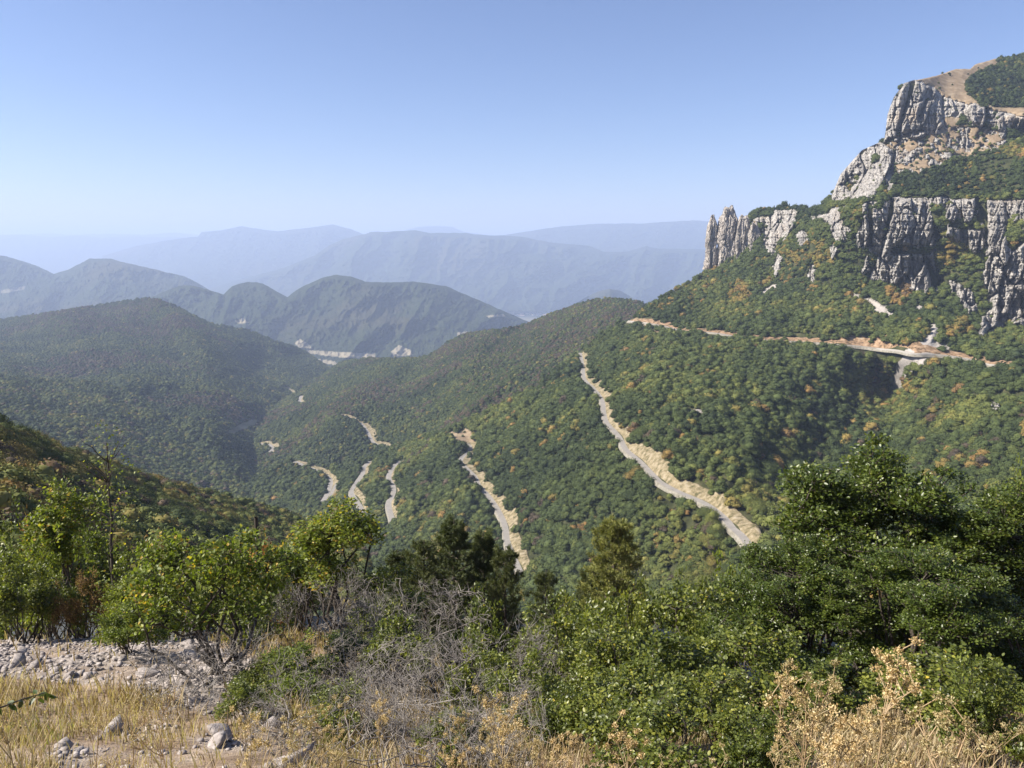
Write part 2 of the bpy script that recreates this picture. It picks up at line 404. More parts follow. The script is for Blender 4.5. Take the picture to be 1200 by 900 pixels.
SCREE = [[(1072, 403), (1058, 412), (1067, 417), (1088, 417), (1117, 407), (1100, 403), (1102, 393), (1100, 380), (1087, 380), (1088, 387), (1083, 397)],
 [(1050, 428), (1058, 418), (1086, 418), (1080, 430), (1067, 437), (1058, 445), (1060, 455), (1053, 467), (1046, 453), (1050, 437)],
 [(1000, 344), (1017, 350), (1026, 352), (1048, 368), (1043, 373), (1025, 366), (1012, 352), (998, 347)],
 [(1076, 358), (1080, 358), (1084, 373), (1077, 373), (1070, 366)], [(888, 344), (903, 335), (920, 330), (906, 341), (898, 350)],
 [(803, 481), (820, 479), (829, 485), (806, 489)], [(962, 254), (1000, 236), (1012, 222), (1022, 224), (1000, 240), (975, 256)]]
TAN = [[(1068, 94), (1100, 85), (1137, 76), (1145, 66), (1175, 60), (1168, 76), (1143, 88), (1131, 100), (1137, 112), (1148, 123), (1135, 125), (1105, 117), (1092, 105)],
       [(1040, 165), (1060, 155), (1100, 148), (1140, 148), (1180, 155), (1180, 172), (1150, 181), (1110, 190), (1078, 204), (1052, 204), (1044, 180), (1030, 176)],
       [(523, 511), (529, 504), (536, 508), (546, 502), (554, 508), (556, 519), (536, 518)], [(736, 376), (745, 372), (770, 377), (792, 384), (790, 387), (760, 384), (740, 381)], [(750, 386), (775, 388), (772, 392), (755, 390)],
       [(1150, 123), (1210, 128), (1330, 133), (1330, 140), (1203, 140), (1165, 130)], [(1100, 138), (1125, 135), (1122, 148), (1105, 149)]]
def rockmask(px, py):
    m = anyin(px, py, ROCK, 1.8) & ~anyin(px, py, HOLES, 2.5, 8)
    sp = (fbm(px / 6, py / 4, 3, 3, 77) > .10) & anyin(px, py, [TAN[1], [(985, 200), (1040, 170), (1050, 180), (1015, 230), (990, 230)]], 3)
    return m | sp
def rock_relief(px, py, d):
    """metres in (negative) or out; tall buttresses with cracks and ledges"""
    wx = px + 5 * fbm(px / 22, py / 22, 0, 3, 50) + (py - 240) * .10
    big = ridged(wx / 17, py / 90, 0, 2, 51)
    mid = ridged(wx / 6.5, py / 24, 0, 3, 52)
    led = fbm(wx / 30, py / 6, 0, 3, 53)
    fin = fbm(px / 2.6, py / 3.2, 0, 3, 54)
    blk = np.floor(3 * (fbm(wx / 9, py / 16, 0, 2, 55) + 1)) / 3 - 1
    b1, k1 = blocks(wx / 15, py / 42 + .4 * noise(px / 20, 0 * px), 61); b2, k2 = blocks(wx / 5.5, py / 22, 62); b3, k3 = blocks(wx / 2.4, py / 8, 63)
    strata = np.abs(((py + 2 * fbm(px / 18, py / 18, 0, 2, 66)) / 9.0) % 1 - .5) * 2
    flat = sstep(1158, 1175, px)
    r = (6 - 4 * flat) * big + (2 - flat) * mid + 2.2 * led + 1.3 * fin + 2 * blk + 8 * b1 + 4 * b2 + 1.6 * b3 - 8 * k1 - 4.5 * k2 - 1.6 * k3 - 3.2 * sstep(.78, 1, strata)
    # named cracks and buttresses: (x, top, bottom, half width, depth)
    for x0, y0, x1, y1, w, a in ((1070, 97, 1052, 158, 3.0, 22), (1091, 104, 1077, 138, 2.5, 16), (1019, 240, 1021, 288, 2.2, 20), (1046, 238, 1032, 300, 2.2, 14),
                                 (1098, 262, 1103, 332, 6, 22), (1154, 236, 1157, 290, 3.0, 18), (1086, 303, 1096, 335, 5, 18), (1181, 250, 1181, 300, 2.2, 9), (1197, 345, 1200, 378, 2.2, 9), (1067, 305, 1064, 330, 2.4, 10), (1150, 235, 1150, 258, 5, 22)):
        t = np.clip((py - y0) / (y1 - y0), 0, 1); xx = x0 + (x1 - x0) * t
        r = r - a * np.exp(-((px - xx) / w) ** 2) * sstep(y0 - 6, y0 + 3, py) * (1 - sstep(y1 - 3, y1 + 8, py))
    return -r
def relief_M(px, py, d):
    m = sstep(3, 22, nearroad(px, py))
    w = px + .35 * py
    g = d * .030 * ridged(w / 60, (py - .2 * px) / 130, 0, 3, 11) + d * .008 * fbm(px / 14, py / 12, 0, 3, 12)
    up = sstep(380, 360, py) * sstep(820, 860, px)
    return -g * m * (1 - .75 * up)
SKY_M = [(220, 612), (280, 578), (310, 556), (345, 539), (385, 549), (410, 549), (432, 538), (478, 521), (500, 512), (527, 503), (560, 488), (600, 470), (640, 446), (665, 426), (682, 411), (700, 398), (725, 382), (745, 371), (770, 353), (800, 334), (826, 320), (850, 310), (862, 290), (872, 262), (885, 246), (925, 241), (945, 246), (958, 247), (968, 238), (978, 222), (985, 205), (1000, 188), (1010, 177), (1030, 168), (1037, 162), (1040, 135), (1047, 115), (1058, 99), (1070, 95), (1100, 88), (1120, 81), (1137, 81), (1142, 76), (1165, 69), (1200, 66), (1330, 55)]
BOT_M = [(220, 640), (330, 720), (1330, 760)]
CTRL_M = [(681, 414, -134), (690, 445, -131), (715, 500, -130), (745, 535, -130), (775, 565, -130), (825, 589, -129), (862, 620, -128), (890, 656, -127),
 (534, 519, -203), (552, 527, -202), (542, 543, -201), (563, 570, -200), (586, 600, -199), (596, 635, -198), (612, 672, -197),
 (470, 541, -246), (457, 560, -245), (457, 592, -244), (462, 612, -244), (434, 541, -265), (415, 575, -263), (428, 603, -262), (347, 541, -288), (388, 562, -285), (378, 590, -283),
 (740, 377, -92), (800, 388, -90), (900, 399, -88), (985, 404, -87), (1070, 416, -86), (1130, 420, -86), (1190, 431, -85), (1300, 440, -84),
 (1060, 345, 715), (1020, 332, 752), (1160, 388, 640), (1200, 392, 625), (1300, 395, 600), (1010, 240, 765), (1060, 236, 752), (1100, 236, 742), (1200, 240, 705), (1300, 240, 690), (1100, 335, 710), (1200, 330, 660),
 (1050, 185, 860), (1130, 182, 850), (1200, 182, 800), (1300, 180, 790), (1040, 162, 900), (1060, 155, 895), (1062, 100, 925), (1100, 148, 890), (1100, 92, 985), (1120, 118, 935), (1150, 128, 905), (1150, 146, 885), (1165, 72, 1110), (1200, 66, 1140), (1200, 110, 980), (1200, 136, 890), (1200, 150, 870), (1300, 60, 1150),
 (985, 207, 920), (1000, 225, 850), (960, 250, 900), (885, 248, 1040), (925, 243, 990), (870, 300, 985), (830, 318, 1010), (900, 335, 885), (950, 300, 850), (960, 350, 790), (800, 336, 1000), (765, 358, 935), (915, 270, 960),
 (1045, 462, -126), (1000, 505, -137), (950, 560, -148), (1100, 485, 520), (1180, 500, 450), (1150, 560, 390), (1250, 600, 320), (1000, 620, 330), (950, 700, 262), (1150, 700, 220), (1300, 740, 200),
 (845, 668, 330), (750, 650, -165), (700, 600, -166), (800, 700, 325), (600, 710, 420), (500, 700, -240), (400, 700, -268), (400, 620, -274), (300, 620, -318), (300, 562, -315), (640, 540, -166), (600, 500, -172), (660, 470, -146), (850, 480, -112), (900, 540, -128)]
M = Sheet(SKY_M, BOT_M, CTRL_M, relief_M)
SKY_B = [(200, 560), (240, 525), (264, 508), (308, 489), (330, 471), (356, 456), (372, 444), (400, 425), (430, 420), (470, 421), (500, 419), (526, 402), (545, 392), (580, 388), (610, 383), (645, 369), (666, 362), (690, 354), (705, 351), (736, 352), (760, 358), (820, 372)]
BOT_B = [(200, 640), (330, 600), (400, 570), (480, 555), (560, 510), (640, 470), (690, 440), (820, 400)]
CTRL_B = [(705, 351, 1770), (760, 358, 1600), (820, 380, 1500), (610, 384, 1850), (500, 420, 1850), (430, 421, 2150), (372, 444, 2150), (308, 489, 1720), (264, 508, 1600), (210, 560, 1250), (400, 487, -300), (432, 507, -299), (456, 523, -297), (430, 545, 1040), (300, 560, 1160), (330, 590, 1020), (400, 570, 1000), (560, 482, 1040), (640, 442, 1090), (720, 392, 1270), (690, 430, 1080), (560, 505, 960), (550, 440, 1320), (450, 460, 1560), (350, 500, 1420), (480, 555, 940)]
def relief_B(px, py, d):
    return -(d * .04 * ridged((px + 1.1 * py) / 70, py / 200, 0, 3, 21) + d * .006 * fbm(px / 12, py / 10, 0, 3, 22)) * sstep(2, 18, nearroad(px, py))
B = Sheet(SKY_B, BOT_B, CTRL_B, relief_B)
SKY_C = [(-120, 410), (-50, 384), (0, 375), (70, 365), (150, 353), (172, 350), (188, 352), (210, 361), (245, 379), (290, 387), (325, 401), (350, 408), (385, 430), (400, 445), (430, 470)]
BOT_C = [(-120, 560), (0, 560), (120, 590), (260, 640), (340, 620), (430, 480)]
CTRL_C = [(-120, 410, 2600), (0, 375, 2700), (175, 351, 2780), (290, 387, 2700), (385, 430, 2700), (420, 465, 2300), (350, 462, 2100), (320, 490, 1750), (290, 530, 1350), (300, 590, 1050), (0, 500, 1060), (0, 550, 850), (100, 545, 980), (200, 580, 960), (0, 440, 1650), (100, 460, 1550), (120, 400, 2250), (220, 450, 1780), (250, 500, 1400), (-120, 540, 850), (-120, 460, 1500), (300, 440, 2200), (160, 420, 2000)]
def spur(px, py, pts, w, amp):
    q = catmull(pts, 8); dd = np.full(np.shape(px), 1e9); sh = np.shape(px)
    for a, b in zip(q[:-1], q[1:]):
        v = b - a; t = np.clip(((px - a[0]) * v[0] + (py - a[1]) * v[1]) / (v @ v + 1e-9), 0, 1); dd = np.minimum(dd, np.hypot(px - a[0] - t * v[0], py - a[1] - t * v[1]))
    return amp * np.maximum(0, 1 - dd / w) ** 1.3
SPUR_C = [([(185, 352), (215, 395), (262, 430), (310, 462), (335, 480)], 46, .045), ([(80, 372), (120, 425), (180, 470), (240, 520), (270, 560)], 52, .055), ([(-20, 440), (60, 462), (120, 500), (160, 560)], 42, .05), ([(150, 455), (215, 452), (280, 470)], 26, .03)]
def relief_C(px, py, d):
    return -d * sum(spur(px, py, *a) for a in SPUR_C) + -(d * .045 * ridged((px - .9 * py) / 85, (py + .3 * px) / 110, 0, 3, 33) + d * .008 * fbm(px / 14, py / 9, 0, 3, 34))
C = Sheet(SKY_C, BOT_C, CTRL_C, relief_C)
SKY_C2 = [(-120, 432), (0, 441), (60, 447), (105, 449), (140, 455), (170, 471), (200, 497), (240, 528), (272, 552), (310, 590)]
CTRL_C2 = [(-120, 432, 1250), (0, 441, 1330), (60, 447, 1370), (140, 455, 1390), (200, 497, 1270), (240, 528, 1170), (300, 580, 980), (0, 500, 960), (0, 560, 760), (120, 540, 900), (200, 580, 860), (100, 490, 1120), (-120, 520, 850)]
C2 = Sheet(SKY_C2, [(-120, 580), (0, 580), (120, 600), (310, 640)], CTRL_C2, lambda px, py, d: -(d * .05 * ridged((px - 1.2 * py) / 60, (py + .4 * px) / 150, 0, 3, 36) + d * .008 * fbm(px / 14, py / 9, 0, 3, 37)))
SKY_L = [(-160, 440), (-60, 480), (0, 505), (40, 520), (100, 540), (150, 556), (200, 570), (260, 586), (320, 600), (345, 608), (380, 625), (430, 650)]
BOT_L = [(-160, 680), (0, 680), (200, 700), (430, 720)]
CTRL_L = [(-150, 450, 130), (0, 505, 165), (100, 540, 215), (200, 570, 270), (345, 608, 350), (430, 650, 330), (0, 570, 100), (0, 640, 62), (100, 620, 110), (200, 640, 140), (340, 660, 200), (430, 710, 160), (-150, 660, 55), (200, 700, 85)]
Lh = Sheet(SKY_L, BOT_L, CTRL_L, lambda px, py, d: -d * .03 * fbm(px / 60, py / 40, 0, 3, 41))
FIELD_C = [[(262, 508), (280, 497), (300, 490), (306, 494), (296, 500), (284, 506), (268, 512)], [(330, 452), (340, 455), (350, 462), (345, 464)], [(80, 444), (105, 436), (107, 439), (86, 447)]]
FIELD_D = [[(345, 402), (352, 397), (362, 403), (366, 409), (350, 407)], [(360, 410), (400, 413), (440, 417), (440, 421), (400, 419), (362, 414)], [(368, 420), (392, 423), (396, 428), (375, 425)], [(378, 413), (440, 414), (440, 417), (380, 417)],
           [(458, 412), (468, 404), (480, 410), (484, 416), (462, 418)], [(275, 375), (285, 373), (292, 378), (280, 380)], [(535, 390), (548, 388), (550, 393), (536, 394)], [(570, 370), (590, 368), (592, 371), (572, 372)]]
def zone_C(px, py):
    z = Z(px); z[..., 2] = anyin(px, py, FIELD_C, 1) * .8; return z
def zone_D(px, py):
    z = Z(px); z[..., 2] = anyin(px, py, FIELD_D, .7); return z
def zone_E(px, py):
    z = Z(px); z[..., 2] = anyin(px, py, [[(0, 341), (15, 337), (30, 335), (28, 339), (10, 343), (0, 344)]], .7) * .6; return z
def zone_M(px, py):
    z = Z(px); z[..., 0] = anyin(px, py, SCREE, 1.2); z[..., 1] = anyin(px, py, TAN, 2)
    return z
def far(sky, bot, dsky, dbot, amp, sc, seed, name, mat, zone=None, extra=(), cols=620, rows=110, jag=.6):
    x0, x1 = sky[0][0], sky[-1][0]
    sky_a = np.array(sky, float)
    ctrl = []
    for x in np.linspace(x0, x1, 7):
        ctrl.append((x, np.interp(x, sky_a[:, 0], sky_a[:, 1]), dsky)); ctrl.append((x, bot, dbot)); ctrl.append((x, (np.interp(x, sky_a[:, 0], sky_a[:, 1]) + bot) / 2, (dsky * .55 + dbot * .45)))
    s = Sheet(sky, [(x0, bot), (x1, bot)], ctrl, lambda px, py, d: -d * (amp * (ridged((px + .5 * py + 8 * fbm(px / 30, py / 30, 0, 3, seed)) / sc, py / (sc * 1.1), 0, 5, seed) + .10 * ridged((px - .4 * py) / (sc * .3), py / (sc * .5), 0, 4, seed + 3)) + .006 * fbm(px / 2.2, py / 1.1, 0, 3, seed + 5)) * sstep(0, 6, py - np.interp(px, sky_a[:, 0], sky_a[:, 1])))
    s.grid(x0, x1, cols, rows, jag, seed)
    o = obj(name, s.mesh(name, mat, zone), None); tag(o, kind='structure')
    return s
S_D = far([(150, 356), (175, 349), (210, 335), (225, 334), (238, 338), (262, 345), (272, 335), (290, 330), (308, 332), (325, 342), (337, 348), (350, 338), (378, 325), (395, 322), (412, 324), (428, 330), (455, 331), (484, 330), (522, 335), (550, 347), (580, 360), (610, 373), (640, 386), (680, 400)], 440, 5000, 3400, .045, 46, 61, 'wooded_hills', M_FARA, zone_D)
S_E = far([(-160, 290), (0, 299), (14, 302), (45, 312), (63, 321), (80, 316), (105, 303), (130, 303), (140, 306), (165, 312), (196, 319), (217, 324), (238, 335), (252, 344), (300, 360)], 400, 7200, 4600, .05, 50, 62, 'wooded_hills', M_FARA, zone_E)
S_K = far([(640, 372), (668, 359), (693, 345), (706, 340), (715, 338.5), (727, 341), (740, 348), (752, 355), (790, 372)], 382, 7600, 6600, .03, 30, 63, 'wooded_hills', M_FARA, cols=160, rows=40)
S_F = far([(220, 345), (252, 336), (298, 323), (332, 314), (367, 300), (385, 288), (400, 281), (420, 276), (435, 272), (487, 270), (505, 273), (547, 273), (557, 275), (610, 277), (645, 284), (690, 288), (708, 295), (736, 295), (757, 288), (771, 291), (820, 292), (900, 296), (1000, 300)], 364, 12500, 9700, .085, 60, 64, 'mountains', M_FARB)
S_F2 = far([(500, 345), (560, 320), (600, 300), (630, 296), (660, 308), (700, 325), (760, 338), (800, 330), (900, 325)], 366, 11200, 9600, .03, 40, 69, 'mountains', M_FARB)
S_G = far([(120, 300), (160, 288), (200, 281), (232, 277), (236, 272), (258, 270), (283, 265), (300, 268), (325, 271), (360, 267), (390, 263), (410, 268), (425, 274), (470, 282), (520, 290)], 340, 17500, 13500, .03, 50, 65, 'mountains', M_FARB, jag=.4)
S_H = far([(-300, 274), (0, 276), (25, 275), (60, 278), (95, 276), (120, 279), (145, 277), (190, 278), (230, 278), (300, 283)], 345, 24000, 15000, .03, 50, 66, 'mountains', M_FARB, jag=.3)
S_H2 = far([(-300, 272), (0, 275), (55, 273.5), (80, 275), (130, 274), (170, 275), (205, 272.5), (240, 276), (300, 280)], 320, 29000, 25000, .02, 50, 68, 'mountains', M_FARB, jag=.2)
S_I = far([(540, 284), (570, 279), (600, 274), (625, 270), (660, 265), (701, 262), (750, 262), (780, 260), (813, 258), (860, 262), (950, 268), (1100, 270)], 320, 17000, 13500, .03, 50, 67, 'mountains', M_FARB, jag=.4)
S_J = far([(430, 275), (470, 271), (490, 266), (512, 265), (530, 266), (545, 272), (575, 276), (620, 278)], 310, 24000, 20000, .02, 40, 70, 'mountains', M_FARB, jag=.2, cols=200)

# sheets close enough to carry single trees
import time; T0=time.time(); print('sheets')
M.grid(222, 1330, 620, 330, .8)
rm = rockmask(M.PX, M.PY)
push = np.where(rm, 1.012, 1.0)[..., None]
Pm = M.P.copy(); M.P = M.P * push
o_M = obj('mountain_slope', M.mesh('mountain_slope', M_SLOPE, zone_M), None); tag(o_M, kind='structure')
bvhM = BVHTree.FromPolygons([tuple(v) for v in M.P.reshape(-1, 3)[:, :]], [tuple(int(a) for a in f) for f in gridfaces(*M.PX.shape)])
B.grid(202, 820, 380, 200, .8); o_B = obj('wooded_ridge', B.mesh('wooded_ridge', M_SLOPE), None); tag(o_B, kind='structure')
bvhB = BVHTree.FromPolygons([tuple(v) for v in B.P.reshape(-1, 3)[:, :]], [tuple(int(a) for a in f) for f in gridfaces(*B.PX.shape)])
C.grid(-118, 428, 300, 170, .8); o_C = obj('valley_hill', C.mesh('valley_hill', M_SLOPE, zone_C), None); tag(o_C, kind='structure')
C2.grid(-118, 308, 280, 110, .8); tag(obj('valley_spur', C2.mesh('valley_spur', M_SLOPE), None), kind='structure')
Lh.grid(-158, 428, 200, 80, 0); o_L = obj('near_hillside', Lh.mesh('near_hillside', M_SLOPE), None); tag(o_L, kind='structure')

# cliffs: fine mesh only where the rock is
def cliff(name, x0, x1, y0, y1, step):
    X, Y = np.meshgrid(np.arange(x0, x1, step), np.arange(y0, y1, step * .9))
    sk = M.skyy(X)
    ok = rockmask(X, np.maximum(Y, sk)) & (Y > sk - step)
    Yc = np.maximum(Y, sk - 1.0)
    d = M.depth(X, Yc)
    edge = np.minimum(1, ok.astype(float))
    for _ in range(3):
        e = edge.copy(); e[1:] = np.minimum(e[1:], edge[:-1] + .3); e[:-1] = np.minimum(e[:-1], edge[1:] + .3); e[:, 1:] = np.minimum(e[:, 1:], edge[:, :-1] + .3); e[:, :-1] = np.minimum(e[:, :-1], edge[:, 1:] + .3); edge = e
    rel = rock_relief(X, Yc, d)
    d = d - 5 * edge + rel * (.3 + .7 * edge)
    P = at(X, Yc, d)
    F = gridfaces(*X.shape); f_ok = ok.ravel()[F].any(1)
    # rim that folds back behind the sheet
    F = F[f_ok][:, ::-1]
    used = np.unique(F); mp = np.full(X.size, -1); mp[used] = np.arange(len(used))
    me = mesh_from(name, P.reshape(-1, 3)[used], [mp[F]], M_ROCK, False)
    tag(obj(name, me), kind='structure')
cliff('cliff', 872, 1300, 88, 486, .85)

# ground to the horizon
gx = 32000
xs = np.linspace(-24000, 24000, 60); ys = np.linspace(-1500, 34000, 80)
X, Y = np.meshgrid(xs, ys)
zg = -880 + 25 * fbm(X / 1500, Y / 1500, 0, 3, 90)
zon = np.zeros((X.size, 3)); ppx, ppy = proj(np.stack([X, np.maximum(Y, 100), zg], -1))
zon[:, 2] = (sstep(.0, .25, fbm(X / 420, Y / 300, 0, 3, 91)) * .7).ravel()
me = mesh_from('valley_floor', np.stack([X, Y, zg], -1).reshape(-1, 3), [gridfaces(*X.shape)], M_FARA, True, {'zone': zon})
tag(obj('ground', me), kind='structure')

# ------------------------------------------------------------------ roads
def make_road(name, path, bvh, sheet, side, w=3.4, bank=5.0, mat_bank=M_CUT, n=8, wallside=True, bank_gap=(0, 0), jitter=1.0):
    q = catmull(path, n); P = at(q[:, 0], q[:, 1], sheet.depth(q[:, 0], q[:, 1]))
    # even spacing and smoothing
    for _ in range(1): P[1:-1] = .25 * P[:-2] + .5 * P[1:-1] + .25 * P[2:]
    seg = np.r_[0, np.cumsum(np.linalg.norm(np.diff(P, axis=0), axis=1))]
    m = max(12, int(seg[-1] / 3)); s = np.linspace(0, seg[-1], m)
    P = np.stack([np.interp(s, seg, P[:, k]) for k in range(3)], -1)
    T = np.gradient(P[:, :2], axis=0); T /= np.linalg.norm(T, axis=1)[:, None] + 1e-9
    N = np.stack([T[:, 1], -T[:, 0]], -1) * side          # towards uphill
    def tz(xy, z):
        out = np.empty(len(xy))
        for i, (x, y) in enumerate(xy):
            h = bvh.ray_cast(Vector((x, y, z[i] + 60)), Vector((0, 0, -1)), 200)
            out[i] = h[0].z if h[0] is not None else z[i]
        return out
    zs = np.maximum(tz(P[:, :2], P[:, 2]), tz(P[:, :2] + N * w * .3, P[:, 2]) - .4)
    k = np.ones(9) / 9; zs = np.convolve(np.pad(zs, 4, 'edge'), k, 'valid') + .5
    def row(off, z): return np.column_stack([P[:, :2] + N * off, z])
    A = [row(-w - 1.0, zs - 2.2), row(-w, zs - .02), row(w, zs)]
    V = np.vstack(A[1:]); F = gridfaces(2, m)
    me = mesh_from(name, V, [F], M_ROAD, True); tag(obj(name, me), kind='structure')
    Vw = np.vstack([A[0], row(-w - .3, zs - .1), A[1] + [0, 0, .004]]); me = mesh_from('road_edge', Vw, [gridfaces(3, m)], M_WALL, True); tag(obj('road_edge', me), kind='structure')
    fade = sstep(0, .08, s / s[-1]) * (1 - .6 * sstep(.97, 1, s / s[-1]))
    bv = bank * fade * (.85 + .4 * fbm(s / 26, s * 0, side, 3, 99)); bv = np.maximum(bv, .15)
    rows = []
    for j, f in enumerate((0, .03, .12, .25, .4, .55, .7, .85, 1.0, 1.25)):
        off = (w * .35 + 0 * bv if f < .02 else w + .05 + bv * f)
        z = tz(P[:, :2] + N * off[:, None], P[:, 2]); zz = np.maximum(z + .55, zs + .02 + .5 * f) if f > .02 else zs + .012 + (jitter * fbm(s / 4, j * 3.1 + s * 0, 0, 3, 98) * .9 if 0 < f < 1 else 0)
        if f > 1: zz = z - 1.5
        off2 = off + (0 if f == 0 else .12 * fbm(s / 3, j * 1.7 + s * 0, 2, 2, 97))
        rows.append(np.column_stack([P[:, :2] + N * off2[:, None], zz]))
    me = mesh_from('road_cutting', np.vstack(rows), [gridfaces(len(rows), m)], mat_bank, False); tag(obj('road_cutting', me), kind='structure')
    ZROAD.append(zs)
    return P, N, w, bank * fade
RDS = []; ZROAD = []
RDS.append(make_road('road', UPROAD, bvhM, M, -1, 3.2, 8.0, M_CUTO))
RDS.append(make_road('road', ROAD1, bvhM, M, -1, 2.8, 6.5, M_CUT))
RDS.append(make_road('road', ROAD2, bvhM, M, -1, 3.2, 5.0, M_CUT))
RDS.append(make_road('road', ROAD3, bvhM, M, -1, 3.8, 6.0, M_CUT))
RDS.append(make_road('road', ROAD4, bvhM, M, -1, 3.8, 4.0, M_CUT))
RDS.append(make_road('road', ROAD5, bvhM, M, -1, 4.0, 5.0, M_CUT))
RDS.append(make_road('road', ROAD5B, bvhM, M, -1, 3.0, 2.0, M_CUT))
RDS.append(make_road('road', ROADB, bvhB, B, -1, 4.2, 6.0, M_CUT))
RDS.append(make_road('road', ROADB2, bvhB, B, -1, 5, 5.0, M_CUT))
RDS.append(make_road('road', ROADB3, bvhB, B, -1, 5, 6.0, M_CUT))
def parapet(P, N, w, px0, px1, label):
    q = proj(P)[0]; idx = np.where((q > px0) & (q < px1))[0]
    if len(idx) < 3: return
    Pp = P[idx]; Nn = N[idx]; zz = ZR[idx]
    rows = [np.column_stack([Pp[:, :2] - Nn * (w + a), zz + b]) for a, b in ((-.02, -.4), (-.02, .85), (.5, .85), (.5, -.9))]
    o = obj('stone_parapet', mesh_from('stone_parapet', np.vstack(rows), [gridfaces(4, len(idx))], M_PARA)); tag(o, label, 'parapet')
M_PARA = mat_plain('pale_parapet', [(.3, (.22, .205, .18)), (.7, (.32, .3, .27))], .8, bump=.4, bd=.1)
for ri, a, b, lab in ((0, 1030, 1096, 'low pale stone parapet along the upper road where the scree passes under it'), (0, 1150, 1200, 'short pale parapet on the upper road nearest the frame edge'), (0, 738, 765, 'short parapet at the high bend above the forest')):
    P_, N_, w_, b_ = RDS[ri]; ZR = ZROAD[ri]; parapet(P_, N_, w_, a, b, lab)
for r_ in RDS: print('road', np.round(r_[0][0]), np.round(r_[0][-1]))

# ------------------------------------------------------------------ trees on the slopes
def crown_mesh(kind, seed, nb=9, nq=850, qs=1.0, core=.86):
    r = np.random.RandomState(seed); mb = MB(); V0, T0 = ICO2
    if kind == 'broad':
        cs = []
        for i in range(nb):
            th = r.rand() * 6.28; rr = .62 * math.sqrt(r.rand()) if i else 0
            z = .55 + .35 * r.rand() * (1 - rr) + (.12 if i == 0 else -.18 * rr)
            cs.append((rr * math.cos(th) * .75, rr * math.sin(th) * .75, z, .22 + .16 * r.rand() + (.1 if i == 0 else 0)))
    else:
        cs = [(0.05 * r.randn(), .05 * r.randn(), .15 + .8 * i / nb, .30 * (1 - i / nb) + .05) for i in range(nb)]
    for (x, y, z, s) in cs:
        d = 1 + .22 * fbm(V0[:, 0] * 2 + x * 9, V0[:, 1] * 2 + y * 9, V0[:, 2] * 2 + seed, 3, seed)
        V = V0 * d[:, None] * np.array([s, s, s * (.85 if kind == 'broad' else 1.1)]) + [x, y, z]
        V = (V - [x, y, z]) * core + [x, y, z]; mb.add(V, T=T0, a=r.rand() * .6 + .2)
    # leaf sprays standing off the crown so that its outline is ragged
    ci = r.randint(0, len(cs), nq); c = np.array(cs)[ci]
    dr = r.randn(nq, 3); dr[:, 2] = np.abs(dr[:, 2]) * .8 - .15; dr /= np.linalg.norm(dr, axis=1)[:, None]
    p = c[:, :3] + dr * c[:, 3:4] * (.82 + .38 * r.rand(nq, 1))
    u = np.cross(dr, r.randn(nq, 3)); u /= np.linalg.norm(u, axis=1)[:, None]; v = np.cross(u, dr) + .6 * dr * r.randn(nq, 1)
    s = (.03 + .035 * r.rand(nq, 1)) * qs
    V = np.stack([p - u * s, p - v * s, p + u * s, p + v * s], 1).reshape(-1, 3)
    mb.add(V, Q=np.arange(nq * 4).reshape(-1, 4), a=np.repeat(r.rand(nq), 4))
    return mb.mesh('crown_' + kind, M_CROWN)
def trunk_mesh():
    mb = MB(); mb.tube([(0, 0, -.25), (.01, 0, .2), (0, .02, .6)], [.05, .04, .02], 6)
    for a in range(4):
        mb.tube([(0, 0, .3), (.15 * math.cos(a * 1.6), .15 * math.sin(a * 1.6), .55)], [.02, .008], 4)
    return mb.mesh('trunk', M_TRUNK, True)
CROWNS = [crown_mesh('broad', s) for s in range(10)] + [crown_mesh('fir', 20 + s, 8, 200) for s in range(2)]
DETAIL = [crown_mesh('broad', 40 + s, 12, 5200, .42, .72) for s in range(4)]
TRUNK = trunk_mesh()
proto_col = bpy.data.collections.new('tree_kinds')
for i, m in enumerate(CROWNS):
    proto_col.objects.link(bpy.data.objects.new('kind_%02d' % i, m))

def instance_tree():
    g = bpy.data.node_groups.new('scatter', 'GeometryNodeTree')
    g.interface.new_socket('Geometry', in_out='INPUT', socket_type='NodeSocketGeometry')
    g.interface.new_socket('Geometry', in_out='OUTPUT', socket_type='NodeSocketGeometry')
    N = g.nodes.new; L = g.links.new
    i = N('NodeGroupInput'); o = N('NodeGroupOutput')
    ci = N('GeometryNodeCollectionInfo'); ci.inputs['Collection'].default_value = proto_col
    ci.inputs['Separate Children'].default_value = True; ci.inputs['Reset Children'].default_value = True
    ip = N('GeometryNodeInstanceOnPoints'); ip.inputs['Pick Instance'].default_value = True
    def na(name, typ):
        n = N('GeometryNodeInputNamedAttribute'); n.data_type = typ; n.inputs['Name'].default_value = name; return n.outputs[0]
    L(i.outputs[0], ip.inputs['Points']); L(ci.outputs[0], ip.inputs['Instance'])
    L(na('kind_id', 'INT'), ip.inputs['Instance Index']); L(na('rot', 'FLOAT_VECTOR'), ip.inputs['Rotation']); L(na('scl', 'FLOAT_VECTOR'), ip.inputs['Scale'])
    L(ip.outputs[0], o.inputs[0])
    return g
NG = instance_tree()
def scatter(name, P, rot, scl, kid, tint):
    me = bpy.data.meshes.new(name); me.vertices.add(len(P)); me.vertices.foreach_set('co', np.asarray(P, np.float32).ravel())
    a = me.attributes.new('kind_id', 'INT', 'POINT'); a.data.foreach_set('value', np.asarray(kid, np.int32))
    a = me.attributes.new('rot', 'FLOAT_VECTOR', 'POINT'); a.data.foreach_set('vector', np.asarray(rot, np.float32).ravel())
    a = me.attributes.new('scl', 'FLOAT_VECTOR', 'POINT'); a.data.foreach_set('vector', np.asarray(scl, np.float32).ravel())
    a = me.attributes.new('tint', 'FLOAT', 'POINT'); a.data.foreach_set('value', np.asarray(tint, np.float32))
    me.update()
    o = obj(name, me); tag(o, kind='stuff'); md = o.modifiers.new('scatter', 'NODES'); md.node_group = NG
    return o
